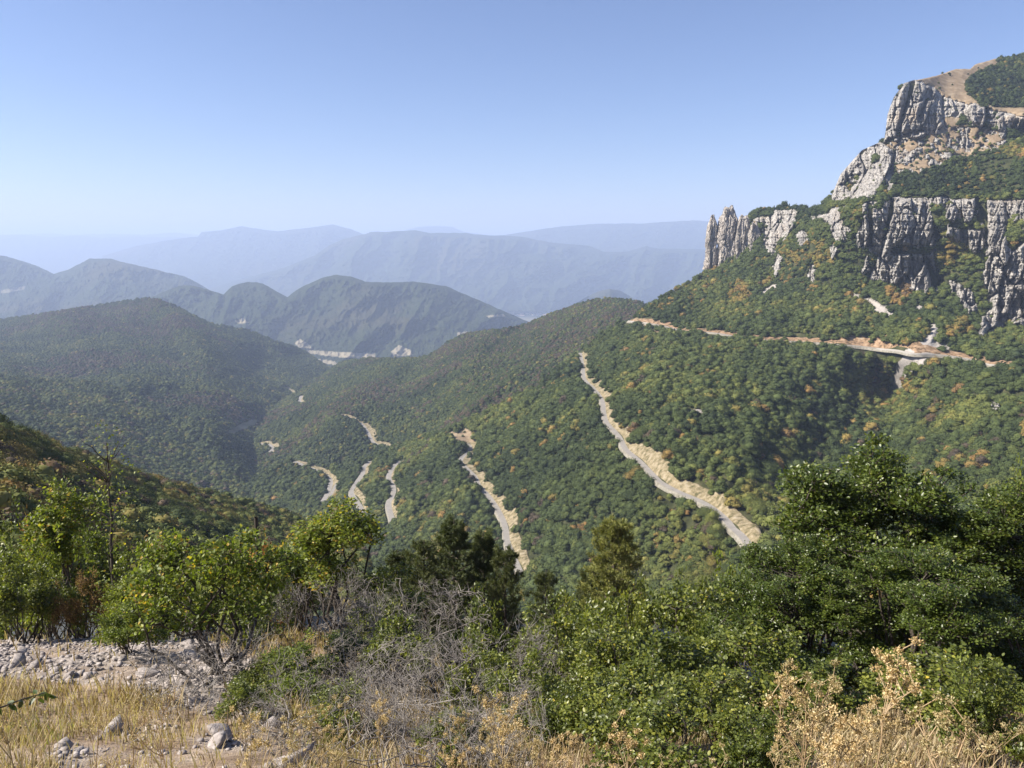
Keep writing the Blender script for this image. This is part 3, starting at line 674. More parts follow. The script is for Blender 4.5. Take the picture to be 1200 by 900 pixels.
def sample(sheet, spacing, cap, rng, P=None):
    P = sheet.P if P is None else P
    a, b, c, d = P[:-1, :-1], P[:-1, 1:], P[1:, 1:], P[1:, :-1]
    n = np.cross(c - a, d - b); area = .5 * np.linalg.norm(n, axis=2)
    area = np.minimum(area, np.percentile(area, 99.5))
    N = int(min(cap, area.sum() / spacing ** 2)); pr = area.ravel() / area.sum()
    f = rng.choice(len(pr), N, p=pr); i, j = np.unravel_index(f, area.shape)
    u, v = rng.rand(N), rng.rand(N)
    def L(G):
        g = lambda A: A
        return (G[i, j].T * (1 - u) * (1 - v) + G[i, j + 1].T * u * (1 - v) + G[i + 1, j + 1].T * u * v + G[i + 1, j].T * (1 - u) * v).T
    nn = (n / (np.linalg.norm(n, axis=2)[..., None] + 1e-9))[i, j]
    return L(P), L(sheet.PX), L(sheet.PY), nn
def road_keep(P, margin=2.5):
    keep = np.ones(len(P), bool)
    for ri, (R_, N_, w, bk) in enumerate(RDS):
        lo = R_[:, :2].min(0) - 30; hi = R_[:, :2].max(0) + 30
        idx = np.where((P[:, 0] > lo[0]) & (P[:, 0] < hi[0]) & (P[:, 1] > lo[1]) & (P[:, 1] < hi[1]))[0]
        for a in range(0, len(idx), 4000):
            q = P[idx[a:a + 4000], None, :2] - R_[None, :, :2]; dd = np.linalg.norm(q, axis=2); k = dd.argmin(1)
            m = dd[np.arange(len(k)), k]; sd = (q[np.arange(len(k)), k] * N_[k]).sum(1)
            lim = np.where(sd > 0, w + bk[k] * .85 + margin, w + (6.5 if ri == 0 else 1.9))
            low = np.abs(P[idx[a:a + 4000], 2] - R_[k, 2]) > 7
            keep[idx[a:a + 4000]] &= (m > lim) | low | ((sd > w + 1.5) & (np.sin(P[idx[a:a + 4000], 0] * 91.3 + P[idx[a:a + 4000], 1] * 37.7) > .72))
    return keep
print('forest'); print('TIME',time.time()-T0)
# --- main mountain
rng = np.random.RandomState(3)
Pt, qx, qy, nn = sample(M, 3.5, 120000, rng, Pm)
keep = road_keep(Pt)
rk = rockmask(qx, qy); keep &= ~rk | (rng.rand(len(qx)) < .045)
keep &= ~anyin(qx, qy, SCREE, 1.5)
tn = anyin(qx, qy, TAN[:1] + TAN[2:], 2); tn1 = anyin(qx, qy, TAN[1:2], 2)
keep &= ~(tn & (rng.rand(len(qx)) > .02)) & ~(tn1 & (rng.rand(len(qx)) > .30))
keep &= ~((fbm(Pt[:, 0] / 14, Pt[:, 1] / 14, 0, 3, 76) > .42) & (rng.rand(len(qx)) < .75))
Pt, qx, qy = Pt[keep], qx[keep], qy[keep]; n = len(Pt)
hgt = 3.3 + 4.4 * rng.rand(n) ** 2.4
hgt *= (1 + .35 * fbm(Pt[:, 0] / 30, Pt[:, 1] / 30, 0, 2, 79)) * np.where(rk[keep], .5, 1.0) * np.where(anyin(qx, qy, TAN, 4), .5, 1.0) * np.where((qy < 240) & (qx > 970), .8, 1)
grp = fbm(Pt[:, 0] / 60, Pt[:, 1] / 60, 0, 4, 71)
tint = .46 + .36 * grp + .07 * rng.randn(n)
aut = .5 * fbm(qx / 40, qy / 30, 0, 3, 72)
wsum = .022 + .10 * sstep(380, 300, qy) * sstep(760, 820, qx) * (1 - sstep(1000, 1030, qx)) + .06 * sstep(960, 1040, qx) * sstep(300, 420, qy) + .02 * sstep(500, 350, qy)
r1 = rng.rand(n); sel = r1 < (wsum * (.6 + 5 * aut)).clip(0, .6); tint[sel] = .74 + .12 * rng.rand(sel.sum())
sel = rng.rand(n) < .005 + .01 * sstep(.1, .4, aut); tint[sel] = .86 + .07 * rng.rand(sel.sum())
for (x, y, r_, tv) in ((1047, 349, 8, .84), (1063, 343, 8, .9), (1053, 352, 9, .85), (1112, 300, 12, .80), (1118, 285, 10, .79), (1128, 385, 9, .78), (1115, 392, 7, .8), (1090, 492, 6, .9), (1112, 500, 8, .79), (1150, 545, 8, .85), (905, 558, 6, .76), (1197, 180, 8, .86), (1185, 178, 7, .74), (960, 295, 14, .77), (930, 305, 10, .77), (868, 345, 14, .8), (1135, 257, 5, .84), (1100, 480, 10, .77), (1165, 352, 8, .7)):
    s_ = (np.hypot(qx - x, qy - y) < r_) & (rng.rand(n) < .75); tint[s_] = tv + .03 * rng.randn(s_.sum())
brn = (fbm(Pt[:, 0] / 45, Pt[:, 1] / 45, 0, 3, 74) > .28) & (rng.rand(n) < .07) & (qy > 400); tint[brn] = .97 + .03 * rng.rand(brn.sum())
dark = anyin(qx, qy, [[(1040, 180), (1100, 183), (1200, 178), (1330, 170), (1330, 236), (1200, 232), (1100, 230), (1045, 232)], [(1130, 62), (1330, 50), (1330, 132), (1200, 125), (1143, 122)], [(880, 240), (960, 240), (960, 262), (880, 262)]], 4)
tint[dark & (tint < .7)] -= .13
tint = tint.clip(.02, 1)
kid = rng.randint(0, 10, n); cf = (rng.rand(n) < .03 + .12 * dark) & (tint < .45); kid[cf] = 10 + rng.randint(0, 2, cf.sum()); tint[cf] = .05 + .15 * rng.rand(cf.sum())
def scales(h, n, rng, kid):
    w = h * (.95 + .35 * rng.rand(n)); w = np.where(kid >= 10, h * .75, w); hh = np.where(kid >= 10, h * 1.3, h)
    return np.column_stack([w, w, hh])
forest = {'M': [Pt, hgt, kid, tint, scales(hgt, n, rng, kid), qx, qy]}
# --- ridge, hill
def wood(key, S, sp, cap, base, brown, seed, h0, extra=None):
    rng = np.random.RandomState(seed)
    Pt, qx, qy, nn = sample(S, sp, cap, rng); keep = road_keep(Pt, 3)
    if extra is not None: keep &= ~extra(qx, qy)
    Pt, qx, qy = Pt[keep], qx[keep], qy[keep]; n = len(Pt)
    hgt = h0 * (.75 + .6 * rng.rand(n) ** 1.5)
    tint = base + .3 * fbm(Pt[:, 0] / 90, Pt[:, 1] / 90, 0, 4, seed) + .09 * rng.randn(n)
    b = brown(qx, qy, Pt, rng, n); tint[b] = .95 + .05 * rng.rand(b.sum())
    y = rng.rand(n) < .03; tint[y] = .7 + .08 * rng.rand(y.sum())
    kid = rng.randint(0, 10, n); cf = rng.rand(n) < .05; kid[cf] = 10
    forest[key] = [Pt, hgt, kid, tint.clip(.03, 1), scales(hgt, n, rng, kid), qx, qy]
wood('B', B, 4.7, 90000, .42, lambda x, y, P, r, n: (r.rand(n) < (.5 * sstep(.0, .35, fbm(P[:, 0] / 160, P[:, 1] / 160, 0, 3, 81)) + .25 * sstep(480, 400, y) * sstep(480, 560, x))), 4, 5.4)
wood('C', C, 6.0, 100000, .44, lambda x, y, P, r, n: (r.rand(n) < (.7 * sstep(.0, .4, fbm(P[:, 0] / 260, P[:, 1] / 260, 0, 3, 82)) * sstep(560, 470, y))), 5, 6.2, lambda x, y: anyin(x, y, FIELD_C, 1))
wood('C2', C2, 5.2, 60000, .48, lambda x, y, P, r, n: (r.rand(n) < .06), 15, 6.0)
wood('L', Lh, 2.9, 9000, .60, lambda x, y, P, r, n: (r.rand(n) < .10), 6, 3.3)
f = forest['L']; n = len(f[0]); r_ = np.random.RandomState(9)
s_ = (f[5] < 130) & (r_.rand(n) < .22); f[3][s_] = .70 + .12 * r_.rand(s_.sum())
for k, v in forest.items(): print(k, len(v[0]))
# nearest trees stand as single trees
bush_x = [0, 60, 120, 180, 230, 330, 400, 460, 520, 600, 640, 700, 760, 850, 890, 930, 1000, 1200]
bush_y = [580, 565, 575, 605, 622, 620, 600, 630, 620, 650, 690, 690, 690, 690, 620, 560, 530, 560]
allP = []
for k in ('L', 'M'):
    f = forest[k]; vis = (f[6] < np.interp(f[5], bush_x, bush_y) + 4) & (f[5] > -4) & (f[5] < 1204)
    size = f[4][:, 2] * f[4][:, 0] / f[0][:, 1] ** 2 * vis
    allP += [(size[i], k, i) for i in np.argsort(-size)[:600]]
allP.sort(key=lambda t: -t[0]); chosen = allP[:296]
crown0 = {}
def word_for(t):
    return ('dark evergreen green' if t < .2 else 'dark green' if t < .4 else 'mid green' if t < .58 else 'yellow green' if t < .72 else 'golden yellow' if t < .83 else 'orange' if t < .94 else 'brown')
for (sz, k, i) in chosen:
    f = forest[k]; e = bpy.data.objects.new('broadleaf_tree' if f[2][i] < 10 else 'conifer_tree', None); col.objects.link(e)
    e.location = f[0][i] - [0, 0, .25 * f[1][i]]; e.rotation_euler = (0, 0, random.random() * 6.28); e.scale = f[4][i]
    e.empty_display_size = .1
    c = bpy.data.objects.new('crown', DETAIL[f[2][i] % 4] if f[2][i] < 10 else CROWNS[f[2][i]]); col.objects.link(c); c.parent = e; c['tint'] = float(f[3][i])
    t = bpy.data.objects.new('trunk', TRUNK); col.objects.link(t); t.parent = e
    wd = word_for(f[3][i]); place = 'wood on the near hillside' if k == 'L' else 'dense wood below the switchback road'
    kd = 'round-crowned' if f[2][i] < 10 else 'pointed'
    tag(e, '%s %s tree in the %s' % (wd, kd, place), 'tree', '%s %s trees of the %s' % (wd, kd, place))
names = {'M': 'mountain_forest', 'B': 'ridge_forest', 'C': 'valley_forest', 'C2': 'spur_forest', 'L': 'hillside_forest'}
for k, f in forest.items():
    drop = np.ones(len(f[0]), bool)
    for (_, kk, i) in chosen:
        if kk == k: drop[i] = False
    P = f[0][drop].copy(); h = f[1][drop]; P[:, 2] -= .25 * h; n = len(P)
    rr = np.random.RandomState(1); rot = np.column_stack([.12 * rr.randn(n), .12 * rr.randn(n), 6.28 * rr.rand(n)])
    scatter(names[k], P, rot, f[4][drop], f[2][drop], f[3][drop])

# ------------------------------------------------------------------ rock towers on the ridge
def tower(name, label, cx, top, basey, wpx, d, lean=0.0, seed=1, depthm=16, tops=((0, 0),), grp=None):
    """a weathered upright slab of limestone, broad at the foot, cracked downwards"""
    V0, T0 = ICO4; 
    a = at(cx, basey, d); b = at(cx, top, d); H = b[2] - a[2]; W = wpx / FOC * d / 2 * 1.0
    nz, nt = 150, 150; z = np.linspace(0, 1, nz)[:, None]; th = np.linspace(0, 2 * np.pi, nt, endpoint=False)[None]
    ex = 4.5
    cxs, sns = np.cos(th), np.sin(th)
    rr = (np.abs(cxs) ** ex + np.abs(sns) ** ex) ** (-1 / ex)
    taper = 1.02 - .36 * z - .85 * sstep(.80, 1.02, z) * (.45 + .5 * fbm(3 + cxs * 1.5, sns * 1.5, seed, 2, seed)) 
    taper = taper * (1 + .05 * np.sin(z * 9 + seed))
    x = rr * cxs * W * taper; y = rr * sns * depthm * taper
    crack = ridged(cxs * 2.6 + seed, sns * 2.6, z * 1.1, 3, 200 + seed); bA, kA = blocks(th * 2.2 + seed * 7 + .5 * noise(z * 3, 0 * th, seed), z * 2.2 + 0 * th, 240 + seed); bB, kB = blocks(th * 5 + seed, z * 7 + 0 * th, 250 + seed)
    blk = np.floor(4 * fbm(cxs * 2 + seed, sns * 2, z * 5, 2, 210 + seed)) / 4
    fin = fbm(cxs * 7, sns * 7 + seed, z * 12, 3, 220 + seed)
    dd = 1 + .10 * crack + .06 * blk + .07 * fin + .17 * bA - .22 * kA + .08 * bB - .10 * kB
    x = x * dd + lean * W * z; y = y * dd
    zz = z * H * (1 + .07 * fbm(cxs * 2, sns * 2, seed, 2, 230 + seed) * sstep(.6, 1, z)) + 0 * x
    V = np.stack([x + a[0], y + a[1] + 6, zz + a[2]], -1).reshape(-1, 3)
    i = np.arange(nz - 1)[:, None] * nt; j = np.arange(nt)[None]; Q = np.stack([i + j, i + (j + 1) % nt, i + nt + (j + 1) % nt, i + nt + j], -1).reshape(-1, 4)
    c = V[-nt:].mean(0) + [0, 0, .8]; V = np.vstack([V, c]); k = np.arange(nt) + (nz - 1) * nt
    T = np.stack([k, np.r_[k[1:], k[:1]], np.full(nt, len(V) - 1)], -1)
    base = np.array([a[0], a[1] + 6, a[2]]); o = obj(name, mesh_from(name, V - base, [Q, T], M_TOWER), None, base)
    tag(o, label, 'rock tower', grp)
G = 'limestone towers on the ridge end'
tower('rock_needle', 'slender detached limestone needle at the outer end of the ridge', 833, 253, 316, 11.5, 1005, .15, 1, 7, grp=G)
tower('rock_tower', 'tallest broad limestone tower beside the detached needle', 853, 244, 322, 25, 1000, -.02, 2, 12, grp=G)
tower('rock_tower', 'split-topped limestone tower leaning between the tallest and the shaded one', 869, 254, 328, 18, 990, -.05, 3, 12, grp=G)
tower('rock_tower', 'narrow ochre-stained limestone tower with shaded flank nearest the wooded knoll', 882, 262, 333, 17, 980, .05, 4, 16, grp=G)
tower('rock_tower', 'low shaded limestone shoulder behind the row of ridge towers', 893, 276, 318, 22, 1000, .25, 5, 14, grp=G)
tower('rock_tower', 'small pointed limestone tooth standing among trees below the towers', 911, 297, 326, 10, 930, .1, 6, 5, grp=G)

# ------------------------------------------------------------------ far town
house = MB()
b = np.array([(-.5, -.5, 0), (.5, -.5, 0), (.5, .5, 0), (-.5, .5, 0), (-.5, -.5, .7), (.5, -.5, .7), (.5, .5, .7), (-.5, .5, .7)], float)
house.add(np.vstack([b, [(-.5, 0, .98), (.5, 0, .98)]]), Q=[(0, 1, 5, 4), (1, 2, 6, 5), (2, 3, 7, 6), (3, 0, 4, 7)], T=[(4, 8, 7), (5, 6, 9)])
HW = house.mesh('house_walls', M_HOUSEW)
roof = MB(); roof.add([(-.54, -.56, .68), (.54, -.56, .68), (.54, 0, 1.02), (-.54, 0, 1.02), (-.54, .56, .68), (.54, .56, .68)], Q=[(0, 1, 2, 3), (3, 2, 5, 4)])
HR = roof.mesh('house_roof', M_HOUSER)
rng = np.random.RandomState(12)
k = 0
while k < 110:
    px = rng.uniform(588, 665); py = rng.uniform(356.5, 371); 
    if py > np.interp(px, B.sky[:, 0], B.sky[:, 1]) + 1: continue
    d = zdist(px, py, -870); p = at(px, py, d); s = rng.uniform(14, 34)
    e = bpy.data.objects.new('house', None); col.objects.link(e); e.location = (p[0], p[1], -874 + 8); e.rotation_euler = (0, 0, rng.rand() * 3)
    e.scale = (s * 1.5, s, rng.uniform(9, 16))
    for nm, md in (('walls', HW), ('roof', HR)):
        c = bpy.data.objects.new(nm, md); col.objects.link(c); c.parent = e
    tag(e, 'tiny pale house among others in the distant valley town', 'house', 'pale houses of the distant valley town'); k += 1

# ------------------------------------------------------------------ foreground ground
def ground(x, y):
    x = np.asarray(x, float); y = np.asarray(y, float)
    left = sstep(-.5, -3.0, x)
    sp = lambda t, k=1.2: np.logaddexp(0, t * k) / k
    z = -1.6 - .5 * y
    z = z + left * .16 * sp(y - 7.5) - (.15 + .0 * left) * sp(y - 9) * (1 - left) - left * .31 * sp(y - 13.5)
    z = z - .0 * x
    return z + .10 * fbm(x / 1.6, y / 1.6, 0, 3, 300) + .03 * fbm(x / .3, y / .3, 0, 2, 301)
def stony(x, y):
    """where rubble lies"""
    px, py = proj(np.stack([x, y, ground(x, y)], -1))
    a = inpoly(px + 14 * fbm(x, y, 0, 3, 302), py + 8 * fbm(x, y, 5, 3, 302), [(-60, 690), (60, 690), (120, 722), (230, 745), (330, 790), (330, 850), (240, 840), (180, 815), (100, 800), (-60, 790)])
    b = inpoly(px + 20 * fbm(x * 2, y * 2, 0, 3, 303), py + 8 * fbm(x * 2, y * 2, 5, 3, 303), [(130, 855), (200, 850), (330, 880), (380, 905), (60, 905), (60, 880)])
    k = sstep(-.35, .25, fbm(x / .7, y / .7, 3, 3, 305))
    return (a.astype(float) * (.35 + .65 * k) + b.astype(float) * .75 * k)
xs = np.concatenate([np.linspace(-150, -14, 50), np.linspace(-13.9, 14, 400), np.linspace(14.1, 150, 50)])
ys = np.concatenate([np.linspace(-12, .5, 20), np.linspace(.6, 18, 380), np.linspace(18.5, 170, 90)])
X, Y = np.meshgrid(xs, ys); Zg = ground(X, Y); st = stony(X, Y)
Zg2 = Zg - np.maximum(0, -X - 14) * 0 + .05 * st * fbm(X / .12, Y / .12, 0, 3, 304)
t = NT('dry_hillside_ground'); p = t.coords()
g = t.ramp(t.noise(p, 2.2, 6), [(.3, (.15, .105, .07)), (.5, (.29, .215, .15)), (.7, (.42, .34, .26))])
s_ = t.ramp(t.noise(p, 9, 6, .7), [(.3, (.15, .125, .105)), (.5, (.30, .26, .23)), (.7, (.42, .37, .33))])
M_GND = t.done(t.bsdf(t.mix(t.attr('stony').outputs['Fac'], g, s_), .95, .1, t.bump(t.noise(p, 14, 6, .7), .8, .05)))
me = mesh_from('hillside_ground', np.stack([X, Y, Zg2], -1).reshape(-1, 3), [gridfaces(*X.shape)], M_GND, True, {'stony': np.clip(st, 0, 1).ravel()})
tag(obj('hillside_ground', me), kind='structure')

# stones
def stone_mesh(seed, sub=ICO2):
    V0, T0 = sub if seed % 3 == 0 else ICO1; r = np.random.RandomState(seed); V0 = V0 * (1 + .22 * r.randn(len(V0), 1)).clip(.5, 1.6)
    d = 1 + .35 * fbm(V0[:, 0] * 1.3 + seed, V0[:, 1] * 1.3, V0[:, 2] * 1.3, 3, 400 + seed)
    V = V0 * d[:, None]
    for _ in range(14):      # flat broken faces
        n = r.randn(3); n /= np.linalg.norm(n); h = .30 + .4 * r.rand(); k = V @ n - h; V = V - np.maximum(k, 0)[:, None] * n * .92
    return V * [1.1, .7 + .2 * r.rand(), .35 + .25 * r.rand()], T0
STONES = [mesh_from('stone', *(lambda v, t: (v, [t]))(*stone_mesh(s)), M_STONE) for s in range(9)]
rng = np.random.RandomState(21); k = 0
def stony_spots(n, x0, x1, y0, y1, floor=0.0):
    x = rng.uniform(x0, x1, n); y = rng.uniform(y0, y1, n); ok = rng.rand(n) < stony(x, y) + floor
    return x[ok], y[ok], ground(x[ok], y[ok])
SP = zip(*stony_spots(4000, -11, 0, 2.5, 14))
LAB = 'pale angular stone in the rubble bank beside the dry grass'
while k < 270:
    x, y, zg_ = next(SP)
    s = .03 + .17 * rng.rand() ** 4
    if k < 14: s = .14 + .13 * rng.rand()
    o = bpy.data.objects.new('stone', STONES[k % 9]); col.objects.link(o)
    o.location = (x, y, zg_ + s * .12); o.scale = (s, s, s); o.rotation_euler = tuple(rng.uniform(-.5, .5, 2)) + (rng.rand() * 6.28,)
    tag(o, LAB, 'stone', 'stones of the pale rubble bank'); k += 1
mb = MB(); V1, T1 = ICO1
for x, y, zg_ in zip(*stony_spots(60000, -11, 1.5, 2, 14, .012)):
    s = .006 + .04 * rng.rand() ** 5
    V = V1 * (1 + .3 * rng.randn(len(V1), 1)).clip(.5, 1.5) * [s * 1.2, s, s * .7]
    mb.add(V + [x, y, zg_ + s * .3], T=T1)
tag(obj('gravel', mb.mesh('gravel', M_STONE)), kind='stuff')

# ------------------------------------------------------------------ foreground plants
def leaf_block(mb, P, D, N, size, width, tone, fold=.25):
    """P base point, D direction, N normal (n x 3)"""
    n = len(P); D = D / (np.linalg.norm(D, axis=1)[:, None] + 1e-9); S = np.cross(D, N); S /= np.linalg.norm(S, axis=1)[:, None] + 1e-9; N = np.cross(S, D)
    size = np.broadcast_to(size, (n,))[:, None]; w = size * width
    lift = N * w * fold
    V = np.stack([P, P + D * size * .35 + S * w + lift, P + D * size * .72 + S * w * .8 + lift, P + D * size, P + D * size * .72 - S * w * .8 + lift, P + D * size * .35 - S * w + lift], 1)
    i = np.arange(n)[:, None] * 6
    Q = np.concatenate([i + [0, 1, 2, 3], i + [0, 3, 4, 5]]); mb.add(V.reshape(-1, 3), Q=Q, a=np.repeat(tone, 6))
def bez(a, b, up, n, rng, wob):
    t = np.linspace(0, 1, n)[:, None]; L = np.linalg.norm(b - a)
    m = (a + b) / 2 + np.array([0, 0, up * L]) + rng.randn(3) * wob * L
    P = (1 - t) ** 2 * a + 2 * t * (1 - t) * m + t * t * b
    P[1:-1] += rng.randn(n - 2, 3) * wob * L * .25
    return P
def skeleton(mb, lumps, stems, n1, n2, n3, rng, r0=.03, up=-.06, wob=.08, tangle=False, k0=6):
    """lumps: (x,y,z,rx,ry,rz); grows stems, limbs, branches, twigs; returns twigs (m x 5 x 3)"""
    L = np.array(lumps, float); wgt = L[:, 3] * L[:, 4] * L[:, 5]; wgt /= wgt.sum()
    def pick(n, lo=0.0):
        i = rng.choice(len(L), n, p=wgt); d = rng.randn(n, 3); d /= np.linalg.norm(d, axis=1)[:, None]
        r = (lo + (1 - lo) * rng.rand(n)) ** (1 / 2.2)
        return L[i, :3] + d * r[:, None] * L[i, 3:]
    nodes = []; rad = []; twigs = []
    def lay(P, ra, rb, k):
        r = np.linspace(ra, rb, len(P)); mb.tube(P, r, k, a=rng.rand()); nodes.extend(P[1:]); rad.extend(r[1:])
    T1 = pick(n1, .0)
    for i in range(n1):
        a = np.array(stems[i % len(stems)], float); b = T1[i]
        lay(bez(a, a + (b - a) * .9, -.12 if not tangle else .0, 9, rng, wob), r0 * (.7 + .5 * rng.rand()), r0 * .35, k0)
    for (n, nseg, ra, rb, kk, lo) in ((n2, 6, .32, .14, 4, .2), (n3, 5, .13, .07, 3, .35)):
        A = np.array(nodes); Rr = np.array(rad); T = pick(n, lo)
        for i in range(n):
            v = T[i] - A; d = np.linalg.norm(v, axis=1) + .35 * np.maximum(0, A[:, 2] - T[i][2])
            j = int(np.argmin(d + .15 * rng.rand(len(d)) * d)) ; P = bez(A[j], T[i], up, nseg, rng, wob)
            ra_ = min(r0 * ra, Rr[j] * .8); lay(P, ra_, r0 * rb if not tangle else r0 * rb * 1.3, kk)
            if n == n3: twigs.append(P)
    return np.array([np.stack([np.interp(np.linspace(0, 1, 5), np.linspace(0, 1, len(t)), t[:, c]) for c in range(3)], -1) for t in twigs])
def leaves_on(mb, twigs, per, size, width, rng, spread=.08, upb=.6, tonef=None, flat=False, tail=.35):
    m = len(twigs); idx = np.repeat(np.arange(m), per); n = len(idx)
    t = tail + (1 - tail) * rng.rand(n); k = np.minimum((t * 4).astype(int), 3); f = (t * 4 - k)[:, None]
    P = twigs[idx, k] * (1 - f) + twigs[idx, k + 1] * f; ax = twigs[idx, 4] - twigs[idx, 2]; ax /= np.linalg.norm(ax, axis=1)[:, None] + 1e-9
    P = P + rng.randn(n, 3) * spread * (np.array([1, 1, .35]) if flat else 1)
    D = ax * .8 + rng.randn(n, 3) * (.6 if not flat else np.array([.7, .7, .2])); N = rng.randn(n, 3) * (1 - upb * .6) + np.array([0, 0, 1.3 * upb])
    tone = tonef(P, idx, n) if tonef else rng.rand(n)
    leaf_block(mb, P, D, N, size * (.65 + .6 * rng.rand(n)), width, tone)

def shrub(kind, seed):
    """real-size plants in metres; returns list of (part name, mesh)"""
    rng = np.random.RandomState(seed); wood = MB(); fol = MB()
    if kind in ('shrub', 'yshrub', 'brown', 'red'):
        H = 2.0; lumps = []
        for i in range(15):
            th = rng.rand() * 6.28; r = .85 * math.sqrt(rng.rand()); lumps.append((r * math.cos(th), r * math.sin(th), .6 + 1.0 * rng.rand() * (1 - .35 * r), .2 + .18 * rng.rand(), .2 + .18 * rng.rand(), .16 + .16 * rng.rand()))
        for i in range(7):
            th = rng.rand() * 6.28; r = .8 * rng.rand(); lumps.append((r * math.cos(th), r * math.sin(th), 1.55 + .35 * rng.rand(), .12, .12, .26))
        stems = [(.12 * rng.randn(), .12 * rng.randn(), -.15) for _ in range(6)]
        tw = skeleton(wood, lumps, stems, 14, 90, 560, rng, .022)
        ton = lambda P, idx, n: np.clip(np.clip(.44 + .24 * rng.randn(len(set(idx)))[idx] + .17 * rng.randn(n), 0, .9) + .4 * (rng.rand(n) < .012), 0, 1)
        leaves_on(fol, tw, 13 if kind in ('shrub', 'yshrub') else 12, .064 if kind != 'brown' else .045, .31, rng, .05, .7, ton)
        mat = {'shrub': M_LEAF, 'yshrub': M_LEAFY, 'brown': M_BROWNL, 'red': M_REDL}[kind]; bark = M_BARK
    elif kind == 'openshrub':     # stems showing under a thin crown
        lumps = [(.3 * rng.randn(), .3 * rng.randn(), 1.55 + .3 * rng.rand(), .35, .35, .28) for _ in range(5)] + [(-.75, 0, 1.5, .35, .4, .3), (.8, .1, 1.45, .4, .4, .3), (.4, -.3, 1.2, .35, .3, .25), (-.4, -.2, 1.15, .3, .3, .2), (-1.0, .1, 1.1, .25, .3, .2)]
        stems = [(.1, 0, -.2), (.0, .1, -.2), (-.12, 0, -.2), (.3, .1, -.2)]
        tw = skeleton(wood, lumps, stems, 10, 70, 330, rng, .034, wob=.13)
        ton = lambda P, idx, n: np.clip(.5 + .17 * rng.randn(len(set(idx)))[idx] + .18 * rng.randn(n) + .3 * (rng.rand(n) < .07), 0, 1)
        leaves_on(fol, tw, 15, .060, .32, rng, .055, .7, ton); mat = M_LEAFY; bark = M_BARK
    elif kind == 'tall':        # young tree, open crown
        lumps = [(.35 * rng.randn(), .35 * rng.randn(), 2.2 + 1.5 * rng.rand(), .38, .38, .4) for _ in range(9)] + [(0, 0, 3.9, .3, .3, .35), (.3, .1, 3.3, .45, .4, .4), (-.5, 0, 3.3, .4, .4, .35)]
        stems = [(.05, 0, -.3), (-.1, 0, -.3), (.1, .1, -.3)]
        tw = skeleton(wood, lumps, stems, 9, 70, 480, rng, .045, wob=.09)
        ton = lambda P, idx, n: np.clip(.5 + .2 * rng.randn(len(set(idx)))[idx] + .18 * rng.randn(n) + .3 * (rng.rand(n) < .05), 0, 1)
        leaves_on(fol, tw, 14, .07, .32, rng, .06, .7, ton); mat = M_LEAFY; bark = M_BARK
    elif kind == 'beech':
        lumps = []
        for i in range(40):
            th = rng.rand() * 6.28; r = 2.1 * math.sqrt(rng.rand()); z = 1.2 + 3.6 * rng.rand() ** .8
            r *= (1.08 - .5 * max(0, (z - 2.6) / 2.6)); lumps.append((r * math.cos(th), r * math.sin(th), z, .52, .52, .34))
        lumps += [(.0, 0, 5.1, .4, .4, .5), (-.6, 0, 4.7, .5, .5, .4), (.7, 0, 4.7, .5, .5, .4), (-1.9, -.3, 2.6, .6, .6, .35), (-2.3, -.4, 1.8, .5, .6, .35), (-1.4, 0, 3.8, .55, .5, .35), (1.6, 0, 4.0, .6, .6, .4)]
        stems = [(.1, 0, -.4), (-.15, .1, -.4), (.2, .2, -.4), (0, -.2, -.4)]
        tw = skeleton(wood, lumps, stems, 16, 300, 2300, rng, .075, up=-.10, wob=.05)
        tn = rng.randn(len(tw))
        ton = lambda P, idx, n: np.clip(.45 + .16 * tn[idx] + .16 * rng.randn(n) + .3 * (rng.rand(n) < .01), 0, 1)
        # fans of leaves that rise to the tip of each spray
        leaves_on(fol, tw, 30, .066, .30, rng, .085, .75, ton, flat=True, tail=.2); mat = M_BEECH; bark = M_BARK
    elif kind == 'dead':
        lumps = [(.55 * rng.randn(), .45 * rng.randn(), .8 + .5 * rng.rand(), .6, .5, .45) for _ in range(6)]
        stems = [(.35 * rng.randn(), .3 * rng.randn(), -.1) for _ in range(9)]
        skeleton(wood, lumps, stems, 22, 240, 1100, rng, .015, up=.12, wob=.2, tangle=True)
        return [('branches', wood.mesh('branches', M_GREYB, True))]
    elif kind in ('pine', 'ypine'):
        H = 7.0; wood.tube([(0, 0, -.5), (.05, 0, 2), (.0, .05, 4.5), (0, 0, H)], [.13, .11, .07, .015], 7)
        tips = []; z = 1.0
        while z < H - .15:
            nb = rng.randint(4, 7); a0 = rng.rand() * 6.28
            for b_ in range(nb):
                L = (.25 + 1.75 * (1 - z / H) ** .75) * (.6 + .55 * rng.rand()); th = a0 + b_ * 6.28 / nb + .3 * rng.randn()
                e = np.array([math.cos(th) * L, math.sin(th) * L, z + L * (.25 + .2 * rng.rand())]); P = bez(np.array([0, 0, z]), e, -.12, 7, rng, .05); wood.tube(P, np.linspace(.028, .008, 7), 4)
                for q in range(2, 7):
                    for s in range(3 if q < 6 else 5):
                        d = (P[q] - P[q - 1]); d /= np.linalg.norm(d); d = d + .8 * rng.randn(3) * [1, 1, .5] + [0, 0, .35]; l = (.18 + .3 * L * .35) * (.6 + .6 * rng.rand()); t_ = P[q] + d / np.linalg.norm(d) * l
                        wood.tube([P[q], t_], [.007, .004], 3); tips += [(P[q] * .5 + t_ * .5, d), (t_, d), (P[q] * .2 + t_ * .8, d)]
            z += .26 + .12 * rng.rand()
        tp = np.array([t_[0] for t_ in tips]); td = np.array([t_[1] for t_ in tips]); m = len(tp); per = 9
        idx = np.repeat(np.arange(m), per); D = td[idx] * .7 + rng.randn(len(idx), 3) * .75; tone = np.clip(.45 + .2 * rng.randn(m)[idx] + .15 * rng.randn(len(idx)), 0, 1)
